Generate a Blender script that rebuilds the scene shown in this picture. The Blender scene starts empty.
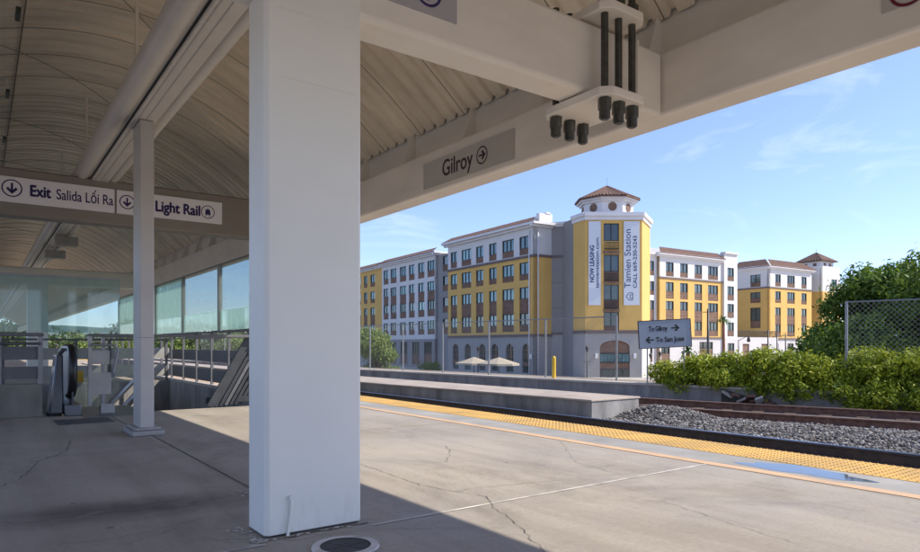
import bpy, math, random
from mathutils import Vector, Matrix
random.seed(7)
R = math.radians
sc = bpy.context.scene
col = sc.collection

# ---------------------------------------------------------------- camera, world, sun, exposure
FWD = Vector((.5906, .8070, 0)); RIGHT = Vector((.8070, -.5906, 0))
cam_d = bpy.data.cameras.new('camera'); cam = bpy.data.objects.new('camera', cam_d); col.objects.link(cam)
cam_d.sensor_width = 36; cam_d.lens = 36 * 658 / 920
cam_d.shift_y = 69 / 920
cam_d.clip_start = .05; cam_d.clip_end = 9000
cam.location = (0, 0, 1.0)
cam.rotation_euler = (R(90), 0, -math.atan2(FWD.x, FWD.y))
sc.camera = cam

SUN = Vector((1.0, -.82, 1.14)).normalized()          # direction towards the sun
w = bpy.data.worlds.new('World'); sc.world = w; w.use_nodes = True
nt = w.node_tree; bg = nt.nodes['Background']
sky = nt.nodes.new('ShaderNodeTexSky'); sky.sky_type = 'NISHITA'; sky.sun_disc = False
sky.sun_elevation = math.asin(SUN.z); sky.sun_rotation = math.atan2(SUN.x, SUN.y)
sky.air_density = .9; sky.dust_density = .15; sky.ozone_density = 2.2
# thin cirrus wisps mixed into the sky
tc = nt.nodes.new('ShaderNodeTexCoord'); mp = nt.nodes.new('ShaderNodeMapping'); mp.inputs['Scale'].default_value = (1.6, 2.6, 7)
mp.inputs['Rotation'].default_value = (0.3, .5, .4)
nz = nt.nodes.new('ShaderNodeTexNoise'); nz.inputs['Scale'].default_value = 1.9; nz.inputs['Detail'].default_value = 9
nz.inputs['Roughness'].default_value = .6; nz.inputs['Distortion'].default_value = .7
cr = nt.nodes.new('ShaderNodeValToRGB'); cr.color_ramp.elements[0].position = .56; cr.color_ramp.elements[1].position = .95
cr.color_ramp.elements[1].color = (.45, .45, .45, 1)
mx = nt.nodes.new('ShaderNodeMixRGB'); mx.inputs[2].default_value = (6.6, 6.8, 7.2, 1)
nt.links.new(tc.outputs['Generated'], mp.inputs[0]); nt.links.new(mp.outputs[0], nz.inputs[0])
nt.links.new(nz.outputs[0], cr.inputs[0]); nt.links.new(cr.outputs[0], mx.inputs[0])
tn = nt.nodes.new('ShaderNodeMixRGB'); tn.blend_type = 'MULTIPLY'; tn.inputs[0].default_value = 1; tn.inputs[2].default_value = (.985, .905, .985, 1)
nt.links.new(sky.outputs[0], tn.inputs[1]); nt.links.new(tn.outputs[0], mx.inputs[1]); sx = nt.nodes.new('ShaderNodeSeparateXYZ'); nt.links.new(tc.outputs['Generated'], sx.inputs[0])
hr = nt.nodes.new('ShaderNodeValToRGB'); hr.color_ramp.elements[0].color = (.74, .82, .98, 1); hr.color_ramp.elements[1].color = (1.06, 1.03, 1.02, 1); hr.color_ramp.elements[1].position = .45
hm = nt.nodes.new('ShaderNodeMixRGB'); hm.blend_type = 'MULTIPLY'; hm.inputs[0].default_value = 1
nt.links.new(sx.outputs[2], hr.inputs[0]); nt.links.new(mx.outputs[0], hm.inputs[1]); nt.links.new(hr.outputs[0], hm.inputs[2]); nt.links.new(hm.outputs[0], bg.inputs[0])
bg.inputs[1].default_value = .112
sd = bpy.data.lights.new('sun', 'SUN'); so = bpy.data.objects.new('sun', sd); col.objects.link(so)
sd.energy = 2.65; sd.angle = R(.5); sd.color = (1, .925, .80)
so.rotation_euler = (-SUN).to_track_quat('-Z', 'Y').to_euler(); so.location = (30, -20, 40)
sc.view_settings.view_transform = 'Standard'; sc.view_settings.look = 'None'
sc.view_settings.exposure = 1.18; sc.view_settings.gamma = 1; sc.view_settings.use_curve_mapping = False
sc.render.engine = 'CYCLES'
sc.cycles.max_bounces = 8; sc.cycles.diffuse_bounces = 5; sc.cycles.transparent_max_bounces = 12

# ---------------------------------------------------------------- materials
def mat(name, c, rough=.7, metal=0, var=.12, scale=3.0, c2=None, bump=.0, bscale=40, detail=6, spec=.5, streak=None, coat=0):
    m = bpy.data.materials.new(name); m.use_nodes = True; t = m.node_tree; b = t.nodes['Principled BSDF']
    b.inputs['Roughness'].default_value = rough; b.inputs['Metallic'].default_value = metal
    b.inputs['Specular IOR Level'].default_value = spec; b.inputs['Coat Weight'].default_value = coat
    g = t.nodes.new('ShaderNodeNewGeometry'); mpn = t.nodes.new('ShaderNodeMapping')
    if streak: mpn.inputs['Scale'].default_value = streak
    t.links.new(g.outputs['Position'], mpn.inputs[0])
    n = t.nodes.new('ShaderNodeTexNoise'); n.inputs['Scale'].default_value = scale; n.inputs['Detail'].default_value = detail
    n.inputs['Roughness'].default_value = .62
    t.links.new(mpn.outputs[0], n.inputs[0])
    r = t.nodes.new('ShaderNodeValToRGB'); r.color_ramp.elements[0].position = .3; r.color_ramp.elements[1].position = .7
    lo = [x * (1 - var) for x in c]; hi = [min(1, x * (1 + var)) for x in c]
    if c2: lo = c2
    r.color_ramp.elements[0].color = (*lo, 1); r.color_ramp.elements[1].color = (*hi, 1)
    t.links.new(n.outputs[0], r.inputs[0]); t.links.new(r.outputs[0], b.inputs['Base Color'])
    if bump:
        n2 = t.nodes.new('ShaderNodeTexNoise'); n2.inputs['Scale'].default_value = bscale; n2.inputs['Detail'].default_value = 4
        t.links.new(g.outputs['Position'], n2.inputs[0])
        bp = t.nodes.new('ShaderNodeBump'); bp.inputs['Strength'].default_value = bump; bp.inputs['Distance'].default_value = .01
        t.links.new(n2.outputs[0], bp.inputs['Height']); t.links.new(bp.outputs[0], b.inputs['Normal'])
    m['b'] = 0
    return m

def floor_mat():
    m = bpy.data.materials.new('platform_concrete'); m.use_nodes = True; t = m.node_tree; b = t.nodes['Principled BSDF']
    N = t.nodes.new; L = t.links.new
    g = N('ShaderNodeNewGeometry')
    def noise(s, d=8, ro=.6, sx=(1, 1, 1), dist=0):
        mpn = N('ShaderNodeMapping'); mpn.inputs['Scale'].default_value = sx; L(g.outputs['Position'], mpn.inputs[0])
        n = N('ShaderNodeTexNoise'); n.inputs['Scale'].default_value = s; n.inputs['Detail'].default_value = d
        n.inputs['Roughness'].default_value = ro; n.inputs['Distortion'].default_value = dist
        L(mpn.outputs[0], n.inputs[0]); return n
    def ramp(src, p0, c0, p1, c1):
        r = N('ShaderNodeValToRGB'); r.color_ramp.elements[0].position = p0; r.color_ramp.elements[0].color = (*c0, 1)
        r.color_ramp.elements[1].position = p1; r.color_ramp.elements[1].color = (*c1, 1); L(src, r.inputs[0]); return r
    def mul(a, bb, f=1):
        x = N('ShaderNodeMixRGB'); x.blend_type = 'MULTIPLY'; x.inputs[0].default_value = f; L(a, x.inputs[1]); L(bb, x.inputs[2]); return x.outputs[0]
    base = ramp(noise(.55, 7, .65, dist=.6).outputs[0], .32, (.345, .305, .255), .68, (.455, .405, .34))
    st = ramp(noise(.42, 8, .74, (1, .7, 1), .9).outputs[0], .34, (.74, .73, .72), .46, (1, 1, 1))
    fine = ramp(noise(38, 5, .7).outputs[0], .25, (.86, .86, .86), .75, (1.1, 1.1, 1.1))
    sp = ramp(noise(7, 5, .75).outputs[0], .28, (.74, .73, .73), .42, (1, 1, 1))
    tr = ramp(noise(1.3, 5, .6, (2.4, .22, 1), .4).outputs[0], .35, (.86, .85, .84), .6, (1.04, 1.04, 1.04))
    c = mul(mul(mul(mul(base.outputs[0], st.outputs[0]), fine.outputs[0]), sp.outputs[0], .7), tr.outputs[0])
    mps = N('ShaderNodeMapping'); mps.vector_type = 'TEXTURE'; mps.inputs['Location'].default_value = (.72, 4.45, 0); mps.inputs['Rotation'].default_value = (0, 0, -.2); mps.inputs['Scale'].default_value = (1.25, .42, 1)
    L(g.outputs['Position'], mps.inputs[0]); gs_ = N('ShaderNodeTexGradient'); gs_.gradient_type = 'SPHERICAL'; L(mps.outputs[0], gs_.inputs[0])
    am = N('ShaderNodeMath'); am.operation = 'MULTIPLY'; L(gs_.outputs['Fac'], am.inputs[0]); L(noise(3.2, 8, .7, (1, 1.6, 1), 1.0).outputs[0], am.inputs[1])
    sm = ramp(am.outputs[0], .06, (1, 1, 1), .42, (.42, .41, .42)); c = mul(c, sm.outputs[0], 1)
    vo = N('ShaderNodeTexVoronoi'); vo.inputs['Scale'].default_value = 2.3; L(g.outputs['Position'], vo.inputs[0])
    gum = ramp(vo.outputs['Distance'], .035, (.5, .49, .48), .06, (1, 1, 1)); c = mul(c, gum.outputs[0], .8)
    vo2 = N('ShaderNodeTexVoronoi'); vo2.inputs['Scale'].default_value = 9; L(g.outputs['Position'], vo2.inputs[0])
    gum2 = ramp(vo2.outputs['Distance'], .05, (.72, .71, .70), .08, (1, 1, 1)); c = mul(c, gum2.outputs[0], .7)
    L(c, b.inputs['Base Color'])
    rr = ramp(noise(1.1, 5).outputs[0], .3, (.5, .5, .5), .7, (.85, .85, .85)); L(rr.outputs[0], b.inputs['Roughness'])
    b.inputs['Specular IOR Level'].default_value = .35
    bp = N('ShaderNodeBump'); bp.inputs['Strength'].default_value = .25; bp.inputs['Distance'].default_value = .004
    L(noise(60, 5).outputs[0], bp.inputs['Height']); L(bp.outputs[0], b.inputs['Normal'])
    return m

def leaf_mat(name, dark, light):
    m = bpy.data.materials.new(name); m.use_nodes = True; t = m.node_tree; b = t.nodes['Principled BSDF']
    g = t.nodes.new('ShaderNodeNewGeometry')
    n = t.nodes.new('ShaderNodeTexNoise'); n.inputs['Scale'].default_value = 1.7; t.links.new(g.outputs['Position'], n.inputs[0])
    ad = t.nodes.new('ShaderNodeMath'); ad.operation = 'MULTIPLY_ADD'; ad.inputs[1].default_value = .55
    t.links.new(g.outputs['Random Per Island'], ad.inputs[0])
    sb = t.nodes.new('ShaderNodeMath'); sb.operation = 'MULTIPLY'; sb.inputs[1].default_value = .45
    t.links.new(n.outputs[0], sb.inputs[0]); t.links.new(sb.outputs[0], ad.inputs[2])
    r = t.nodes.new('ShaderNodeValToRGB'); r.color_ramp.elements[0].position = .15; r.color_ramp.elements[1].position = .85
    r.color_ramp.elements[0].color = (*dark, 1); r.color_ramp.elements[1].color = (*light, 1)
    t.links.new(ad.outputs[0], r.inputs[0]); t.links.new(r.outputs[0], b.inputs['Base Color'])
    b.inputs['Roughness'].default_value = .5; b.inputs['Specular IOR Level'].default_value = .3
    tr = t.nodes.new('ShaderNodeBsdfTranslucent'); t.links.new(r.outputs[0], tr.inputs[0])
    ms = t.nodes.new('ShaderNodeMixShader'); ms.inputs[0].default_value = .3
    t.links.new(b.outputs[0], ms.inputs[1]); t.links.new(tr.outputs[0], ms.inputs[2])
    t.links.new(ms.outputs[0], t.nodes['Material Output'].inputs[0])
    return m

def glass_mat(name, tint, frost=0.0, refl=.12):
    m = bpy.data.materials.new(name); m.use_nodes = True; t = m.node_tree
    t.nodes.remove(t.nodes['Principled BSDF'])
    tr = t.nodes.new('ShaderNodeBsdfTransparent'); tr.inputs[0].default_value = (*tint, 1)
    gl = t.nodes.new('ShaderNodeBsdfGlossy'); gl.inputs['Roughness'].default_value = .03
    lw = t.nodes.new('ShaderNodeLayerWeight'); lw.inputs[0].default_value = .25
    sc_ = t.nodes.new('ShaderNodeMath'); sc_.operation = 'MULTIPLY_ADD'; sc_.inputs[1].default_value = .6; sc_.inputs[2].default_value = refl * .3
    t.links.new(lw.outputs['Fresnel'], sc_.inputs[0])
    ms = t.nodes.new('ShaderNodeMixShader'); t.links.new(sc_.outputs[0], ms.inputs[0])
    t.links.new(tr.outputs[0], ms.inputs[1]); t.links.new(gl.outputs[0], ms.inputs[2])
    out = ms
    if frost:
        g = t.nodes.new('ShaderNodeNewGeometry'); n = t.nodes.new('ShaderNodeTexNoise'); n.inputs['Scale'].default_value = 2.2; n.inputs['Detail'].default_value = 6
        mpn = t.nodes.new('ShaderNodeMapping'); mpn.inputs['Scale'].default_value = (1.5, 1.5, .5)
        t.links.new(g.outputs['Position'], mpn.inputs[0]); t.links.new(mpn.outputs[0], n.inputs[0])
        mr = t.nodes.new('ShaderNodeMapRange'); mr.inputs[1].default_value = .3; mr.inputs[2].default_value = .7
        mr.inputs[3].default_value = frost * .7; mr.inputs[4].default_value = min(1, frost * 1.25)
        t.links.new(n.outputs[0], mr.inputs[0])
        df = t.nodes.new('ShaderNodeBsdfDiffuse'); df.inputs[0].default_value = (.42, .55, .5, 1)
        tl = t.nodes.new('ShaderNodeBsdfTranslucent'); tl.inputs[0].default_value = (.5, .66, .6, 1)
        m1 = t.nodes.new('ShaderNodeMixShader'); m1.inputs[0].default_value = .55
        t.links.new(df.outputs[0], m1.inputs[1]); t.links.new(tl.outputs[0], m1.inputs[2])
        m2 = t.nodes.new('ShaderNodeMixShader'); t.links.new(mr.outputs[0], m2.inputs[0])
        t.links.new(ms.outputs[0], m2.inputs[1]); t.links.new(m1.outputs[0], m2.inputs[2]); out = m2
    t.links.new(out.outputs[0], t.nodes['Material Output'].inputs[0])
    return m

M = dict(
    floor=floor_mat(),
    conc=mat('grey_concrete', (.30, .29, .27), .85, var=.3, scale=1.6, bump=.3, bscale=25),
    concd=mat('weathered_concrete', (.27, .26, .25), .9, var=.42, scale=2.2, streak=(1, 1, .25), bump=.4, bscale=18),
    concl=mat('pale_concrete', (.50, .45, .39), .85, var=.2, scale=2.5, bump=.3, bscale=20),
    isl=mat('platform_top_concrete', (.40, .335, .275), .85, var=.22, scale=1.4, bump=.2, bscale=20),
    strip=mat('smooth_grey_strip', (.34, .325, .30), .8, var=.22, scale=1.2, bump=.1, bscale=30),
    joint=mat('joint_sealant', (.10, .095, .09), .8, var=.3, scale=6),
    crack=mat('crack_shadow', (.075, .07, .065), .95, var=.2, scale=8),
    wline=mat('white_joint_filler', (.60, .57, .53), .8, var=.32, scale=6, c2=(.36, .34, .31)),
    orange=mat('worn_orange_paint', (.72, .46, .25), .7, var=.06, scale=2.5, c2=(.55, .38, .24), detail=9),
    tact=mat('yellow_tactile', (.68, .40, .085), .62, var=.14, scale=1.6, c2=(.44, .28, .09), detail=8),
    wet=mat('wet_concrete', (.07, .075, .08), .04, var=.2, scale=3, spec=1.0),
    colp=mat('white_column_paint', (.84, .83, .775), .45, var=.035, scale=1.3, bump=.05, bscale=5),
    colp2=mat('grey_column_paint', (.52, .49, .46), .5, var=.06, scale=2),
    beam=mat('beige_steel_paint', (.78, .725, .645), .45, var=.09, scale=1.1, streak=(1, 1, 2.5), bump=.04, bscale=6),
    smoked=mat('smoked_glass', (.05, .06, .07), .12, spec=1.0),
    gravd=mat('grate_metal', (.16, .16, .16), .6, .5, var=.2, scale=9),
    beamd=mat('taupe_steel_paint', (.25, .225, .195), .5, var=.06, scale=1.1),
    deck=mat('beige_roof_deck', (.68, .59, .46), .38, var=.2, scale=1.3, streak=(.5, 1.6, 1), detail=8),
    seam=mat('deck_seam', (.16, .14, .11), .7, var=.1),
    trough=mat('light_trough_paint', (.66, .60, .52), .35, var=.06, scale=2),
    dark=mat('dark_slot', (.03, .028, .025), .7, var=.1),
    bolt=mat('dark_steel_rod', (.085, .085, .075), .38, .6, var=.25, scale=15),
    signg=mat('grey_sign_face', (.50, .465, .425), .45, var=.04),
    signl=mat('lilac_sign_face', (.40, .38, .40), .45, var=.04),
    signw=mat('white_sign_face', (.80, .78, .80), .35, var=.02),
    navy=mat('navy_lettering', (.022, .012, .10), .5, var=.05),
    plum=mat('dark_plum_lettering', (.045, .02, .03), .5, var=.05),
    maroon=mat('maroon_marking', (.14, .01, .03), .5, var=.05),
    black=mat('black_lettering', (.012, .012, .015), .5, var=.05),
    rail=mat('rusty_rail', (.20, .10, .068), .85, .0, var=.3, scale=9, c2=(.10, .052, .037)),
    railn=mat('dark_oily_rail', (.09, .066, .053), .7, .1, var=.3, scale=9),
    guardm=mat('dark_guard_metal', (.045, .048, .052), .5, .2, var=.2, scale=6),
    railtop=mat('polished_rail_head', (.55, .56, .6), .22, 1, var=.06),
    railtopr=mat('rust_brown_rail_head', (.30, .19, .14), .6, .3, var=.2, scale=6),
    tie=mat('timber_tie', (.07, .045, .032), .9, var=.4, scale=8),
    ballast=mat('ballast_bed', (.14, .135, .13), .95, var=.5, scale=22, bump=1.0, bscale=30),
    stone=mat('ballast_stone', (.36, .36, .37), .9, var=.5, scale=14, c2=(.10, .10, .105), bump=.5, bscale=60),
    asphalt=mat('asphalt', (.055, .055, .055), .9, var=.2, scale=3),
    earth=mat('dry_earth', (.27, .22, .16), .95, var=.3, scale=.8, bump=.5, bscale=8),
    hill=mat('wooded_hill', (.10, .15, .12), .95, var=.35, scale=.02),
    galv=mat('galvanised_steel', (.30, .31, .32), .5, .5, var=.12, scale=8),
    mesh=mat('chain_link_wire', (.34, .35, .36), .5, .6, var=.1),
    plate=mat('grey_railing_plate', (.13, .13, .135), .6, .2, var=.12, scale=5),
    platel=mat('pale_railing_plate', (.36, .35, .33), .55, .1, var=.1, scale=5),
    railp=mat('grey_railing_paint', (.24, .24, .25), .4, .4, var=.1),
    white=mat('white_paint', (.78, .76, .74), .5, var=.04),
    steel=mat('brushed_steel', (.17, .18, .20), .38, 1, var=.12, scale=12, streak=(1, 1, 12)),
    rubber=mat('black_rubber', (.012, .012, .012), .35, var=.1),
    yellow=mat('yellow_marker_paint', (.75, .48, .04), .5, var=.08),
    glass=glass_mat('clear_screen_glass', (.86, .95, .93)),
    frost=glass_mat('frosted_screen_glass', (.80, .95, .88), frost=.40),
    frost2=glass_mat('dusty_screen_glass', (.80, .90, .90), frost=.24),
    stucY=mat('yellow_stucco', (.70, .435, .13), .9, var=.06, scale=.6, bump=.1, bscale=3),
    stucW=mat('white_stucco', (.69, .675, .65), .9, var=.04, scale=.5),
    stucG=mat('grey_stucco', (.29, .275, .265), .9, var=.05, scale=.4),
    stucT=mat('taupe_stucco', (.37, .35, .325), .9, var=.08, scale=.3),
    stucP=mat('pale_ground_floor_stucco', (.60, .57, .55), .9, var=.07, scale=.4),
    trim=mat('white_cornice', (.74, .72, .72), .8, var=.05, scale=.8),
    band=mat('brown_string_course', (.17, .13, .12), .8, var=.1),
    tile=mat('clay_roof_tiles', (.19, .105, .075), .9, var=.3, scale=3.5, c2=(.09, .055, .042)),
    bare=mat('brown_spandrel', (.21, .125, .085), .8, var=.25, scale=1.4),
    frame=mat('dark_bronze_frame', (.035, .03, .028), .5, var=.1),
    pane=mat('teal_window_pane', (.11, .25, .27), .08, 0, var=.5, scale=.45, spec=1.0),
    paned=mat('dark_window_pane', (.055, .085, .085), .08, 0, var=.5, scale=.45, spec=1.0),
    banner=mat('banner_vinyl', (.70, .72, .74), .6, var=.03),
    bannert=mat('banner_blue_lettering', (.04, .06, .16), .6, var=.05),
    bark=mat('bark', (.12, .085, .06), .95, var=.3, scale=6, bump=.5),
    canvas=mat('beige_canvas', (.42, .36, .27), .9, var=.08),
    lamp=mat('white_sconce', (.8, .8, .78), .4, var=.02),
    leafh=leaf_mat('hedge_leaf', (.05, .11, .006), (.56, .60, .05)),
    leaft=leaf_mat('tree_leaf', (.03, .08, .012), (.25, .36, .05)),
    leafw=leaf_mat('willow_leaf', (.11, .17, .03), (.33, .40, .11)),
    leaff=leaf_mat('far_leaf', (.05, .09, .03), (.17, .22, .08)),
    palm=leaf_mat('palm_leaf', (.03, .08, .02), (.10, .2, .05)),
)

def stone_mat():
    m = bpy.data.materials.new('ballast_stone'); m.use_nodes = True; t = m.node_tree; b = t.nodes['Principled BSDF']
    g_ = t.nodes.new('ShaderNodeNewGeometry'); r = t.nodes.new('ShaderNodeValToRGB'); r.color_ramp.interpolation = 'LINEAR'
    cs = [(0, (.05, .048, .045)), (.25, (.13, .12, .11)), (.45, (.22, .20, .185)), (.62, (.30, .285, .27)), (.8, (.16, .125, .10)), (1, (.46, .44, .42))]
    e = r.color_ramp.elements
    while len(e) < len(cs): e.new(.5)
    for k, (p, c) in enumerate(cs): e[k].position = p; e[k].color = (*c, 1)
    t.links.new(g_.outputs['Random Per Island'], r.inputs[0]); t.links.new(r.outputs[0], b.inputs['Base Color']); b.inputs['Roughness'].default_value = .9
    return m
M['stone'] = stone_mat()
def vary_panes(m):
    t = m.node_tree; b = t.nodes['Principled BSDF']; src = b.inputs['Base Color'].links[0].from_socket
    oi = t.nodes.new('ShaderNodeObjectInfo'); cr_ = t.nodes.new('ShaderNodeValToRGB')
    cr_.color_ramp.elements[0].color = (.45, .5, .5, 1); cr_.color_ramp.elements[1].color = (1.7, 1.55, 1.4, 1)
    e = cr_.color_ramp.elements.new(.7); e.color = (1, 1, 1, 1)
    mm = t.nodes.new('ShaderNodeMixRGB'); mm.blend_type = 'MULTIPLY'; mm.inputs[0].default_value = 1
    t.links.new(oi.outputs['Random'], cr_.inputs[0]); t.links.new(src, mm.inputs[1]); t.links.new(cr_.outputs[0], mm.inputs[2]); t.links.new(mm.outputs[0], b.inputs['Base Color'])
vary_panes(M['pane']); vary_panes(M['paned'])
def grime(m, zt=.35):
    t = m.node_tree; b = t.nodes['Principled BSDF']; src = b.inputs['Base Color'].links[0].from_socket
    g_ = t.nodes.new('ShaderNodeNewGeometry'); mp_ = t.nodes.new('ShaderNodeMapping'); mp_.inputs['Scale'].default_value = (6, 6, 1.2)
    n = t.nodes.new('ShaderNodeTexNoise'); n.inputs['Scale'].default_value = 3; n.inputs['Detail'].default_value = 9; n.inputs['Roughness'].default_value = .7
    t.links.new(g_.outputs['Position'], mp_.inputs[0]); t.links.new(mp_.outputs[0], n.inputs[0])
    sx_ = t.nodes.new('ShaderNodeSeparateXYZ'); t.links.new(g_.outputs['Position'], sx_.inputs[0])
    mr = t.nodes.new('ShaderNodeMapRange'); mr.inputs[1].default_value = 0; mr.inputs[2].default_value = zt; mr.inputs[3].default_value = .26; mr.inputs[4].default_value = 0
    t.links.new(sx_.outputs[2], mr.inputs[0])
    ad = t.nodes.new('ShaderNodeMath'); ad.operation = 'ADD'; t.links.new(n.outputs[0], ad.inputs[0]); t.links.new(mr.outputs[0], ad.inputs[1])
    cr_ = t.nodes.new('ShaderNodeValToRGB'); cr_.color_ramp.elements[0].position = .70; cr_.color_ramp.elements[0].color = (0, 0, 0, 1); cr_.color_ramp.elements[1].position = 1.0; cr_.color_ramp.elements[1].color = (.35, .35, .35, 1)
    t.links.new(ad.outputs[0], cr_.inputs[0])
    mm = t.nodes.new('ShaderNodeMixRGB'); t.links.new(cr_.outputs[0], mm.inputs[0]); t.links.new(src, mm.inputs[1]); mm.inputs[2].default_value = (.36, .34, .31, 1)
    t.links.new(mm.outputs[0], b.inputs['Base Color'])
grime(M['colp']); grime(M['colp2'])

# ---------------------------------------------------------------- mesh helpers
def wloc(o):
    v = Vector((0, 0, 0))
    while o: v += o.location; o = o.parent
    return v
def tag(o, label=None, cat=None, group=None, kind=None):
    if label: o['label'] = label
    if cat: o['category'] = cat
    if group: o['group'] = group
    if kind: o['kind'] = kind
    return o
def empty(name, loc, label, cat, group=None):
    o = bpy.data.objects.new(name, None); col.objects.link(o); o.location = loc; o.empty_display_size = .2
    return tag(o, label, cat, group)
def copy_tree(o, parent=None):
    c = o.copy(); col.objects.link(c); c.parent = parent
    for ch in list(o.children): copy_tree(ch, c)
    return c

class MB:
    """collects faces in world coordinates"""
    def __init__(s): s.v = []; s.f = []; s.mi = []
    def face(s, pts, mi=0):
        n = len(s.v); s.v += [tuple(p) for p in pts]; s.f.append(tuple(range(n, n + len(pts)))); s.mi.append(mi)
    def raw(s, vs, fs, mi=0):
        n = len(s.v); s.v += [tuple(p) for p in vs]; s.f += [tuple(n + i for i in f) for f in fs]; s.mi += [mi] * len(fs)
    def obox(s, c, ax, ay, az, mi=0):   # centre and three half vectors
        c = Vector(c); ax = Vector(ax); ay = Vector(ay); az = Vector(az)
        vs = [c + i * ax + j * ay + k * az for k in (-1, 1) for j in (-1, 1) for i in (-1, 1)]
        s.raw(vs, [(0, 2, 3, 1), (4, 5, 7, 6), (0, 1, 5, 4), (2, 6, 7, 3), (0, 4, 6, 2), (1, 3, 7, 5)], mi); return s
    def box(s, x0, x1, y0, y1, z0, z1, mi=0):
        return s.obox(((x0 + x1) / 2, (y0 + y1) / 2, (z0 + z1) / 2), ((x1 - x0) / 2, 0, 0), (0, (y1 - y0) / 2, 0), (0, 0, (z1 - z0) / 2), mi)
    def bar(s, p, q, wd, ht, up=(0, 0, 1), mi=0):
        p = Vector(p); q = Vector(q); d = q - p; L = d.length; d.normalize(); u = Vector(up)
        sd_ = d.cross(u)
        if sd_.length < 1e-4: sd_ = d.cross(Vector((0, 1, 0)))
        sd_.normalize(); u = sd_.cross(d).normalized()
        return s.obox((p + q) / 2, d * L / 2, sd_ * wd / 2, u * ht / 2, mi)
    def prism(s, poly, z0, z1, mi=0):
        n = len(poly); vs = [(x, y, z0) for x, y in poly] + [(x, y, z1) for x, y in poly]
        s.raw(vs, [tuple(reversed(range(n))), tuple(range(n, 2 * n))] + [(i, (i + 1) % n, n + (i + 1) % n, n + i) for i in range(n)], mi); return s
    def tube(s, pts, r, n=10, r2=None, cap=True, mi=0):
        pts = [Vector(p) for p in pts]; rings = []; up = None
        for i, p in enumerate(pts):
            a = pts[max(0, i - 1)]; b = pts[min(len(pts) - 1, i + 1)]; d = (b - a).normalized()
            if up is None: up = Vector((0, 0, 1)) if abs(d.z) < .9 else Vector((0, 1, 0))
            x = d.cross(up).normalized(); y = x.cross(d).normalized(); up = y
            rr = r if r2 is None else r + (r2 - r) * i / (len(pts) - 1)
            rings.append([p + (x * math.cos(t * 2 * math.pi / n) + y * math.sin(t * 2 * math.pi / n)) * rr for t in range(n)])
        vs = [v for rg in rings for v in rg]; fs = []
        for i in range(len(pts) - 1):
            for t in range(n): fs.append((i * n + t, i * n + (t + 1) % n, (i + 1) * n + (t + 1) % n, (i + 1) * n + t))
        if cap: fs.append(tuple(reversed(range(n)))); fs.append(tuple(range((len(pts) - 1) * n, len(pts) * n)))
        s.raw(vs, fs, mi); return s
    def build(s, name, mats, parent=None, smooth=False, bevel=0, loc=None, merge=False):
        if not isinstance(mats, (list, tuple)): mats = [mats]
        me = bpy.data.meshes.new(name)
        if parent is not None: off = wloc(parent)
        elif loc is not None: off = Vector(loc)
        else:
            xs = [v[0] for v in s.v]; ys = [v[1] for v in s.v]; zs = [v[2] for v in s.v]
            off = Vector(((min(xs) + max(xs)) / 2, (min(ys) + max(ys)) / 2, min(zs)))
        me.from_pydata([(v[0] - off.x, v[1] - off.y, v[2] - off.z) for v in s.v], [], s.f)
        for m in mats: me.materials.append(m)
        if len(mats) > 1: me.polygons.foreach_set('material_index', s.mi)
        me.update()
        o = bpy.data.objects.new(name, me); col.objects.link(o)
        if parent is not None: o.parent = parent
        else: o.location = off
        if smooth is True:
            for p in me.polygons: p.use_smooth = True
        elif smooth:
            for p in me.polygons: p.use_smooth = True
            me.set_sharp_from_angle(angle=R(smooth))
        if bevel:
            b = o.modifiers.new('bevel', 'BEVEL'); b.width = bevel; b.segments = 3; b.limit_method = 'ANGLE'; b.angle_limit = R(40)
            for p in me.polygons: p.use_smooth = True
            b.harden_normals = False
            me.set_sharp_from_angle(angle=R(30))
        return o

def plane_pts(o, xd, ud, pts):
    return [Vector(o) + Vector(xd) * a + Vector(ud) * b for a, b in pts]
def text(s, size, o, xd, ud, m, parent, name='lettering', bold=0, sx=1.0, align='LEFT', width=None):
    cu = bpy.data.curves.new(name, 'FONT'); cu.body = s; cu.size = size; cu.align_x = align; cu.extrude = .0008
    to = bpy.data.objects.new(name, cu); col.objects.link(to)
    bpy.context.view_layer.update()
    me = bpy.data.meshes.new_from_object(to.evaluated_get(bpy.context.evaluated_depsgraph_get()))
    bpy.data.objects.remove(to); bpy.data.curves.remove(cu)
    xd = Vector(xd).normalized(); ud = Vector(ud).normalized(); nd = xd.cross(ud)
    off = wloc(parent)
    if width: sx = width / max(v.co.x for v in me.vertices)
    for v in me.vertices:
        c = v.co; v.co = Vector(o) + xd * c.x * sx + ud * c.y + nd * c.z - off
    if bold:      # heavier strokes: the same glyphs repeated a few millimetres apart
        vs = [v.co.copy() for v in me.vertices]; fs = [tuple(p.vertices) for p in me.polygons]; V = list(vs); F = list(fs); q = 1
        for dx, dy in ((bold, 0), (-bold, 0), (0, bold), (0, -bold)):
            V += [v + xd * dx + ud * dy + nd * .0002 * q for v in vs]; F += [tuple(i + len(vs) * q for i in f) for f in fs]; q += 1
        me = bpy.data.meshes.new(name); me.from_pydata(V, [], F)
    me.materials.clear(); me.materials.append(m)
    ob = bpy.data.objects.new(name, me); col.objects.link(ob); ob.parent = parent
    return ob
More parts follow.
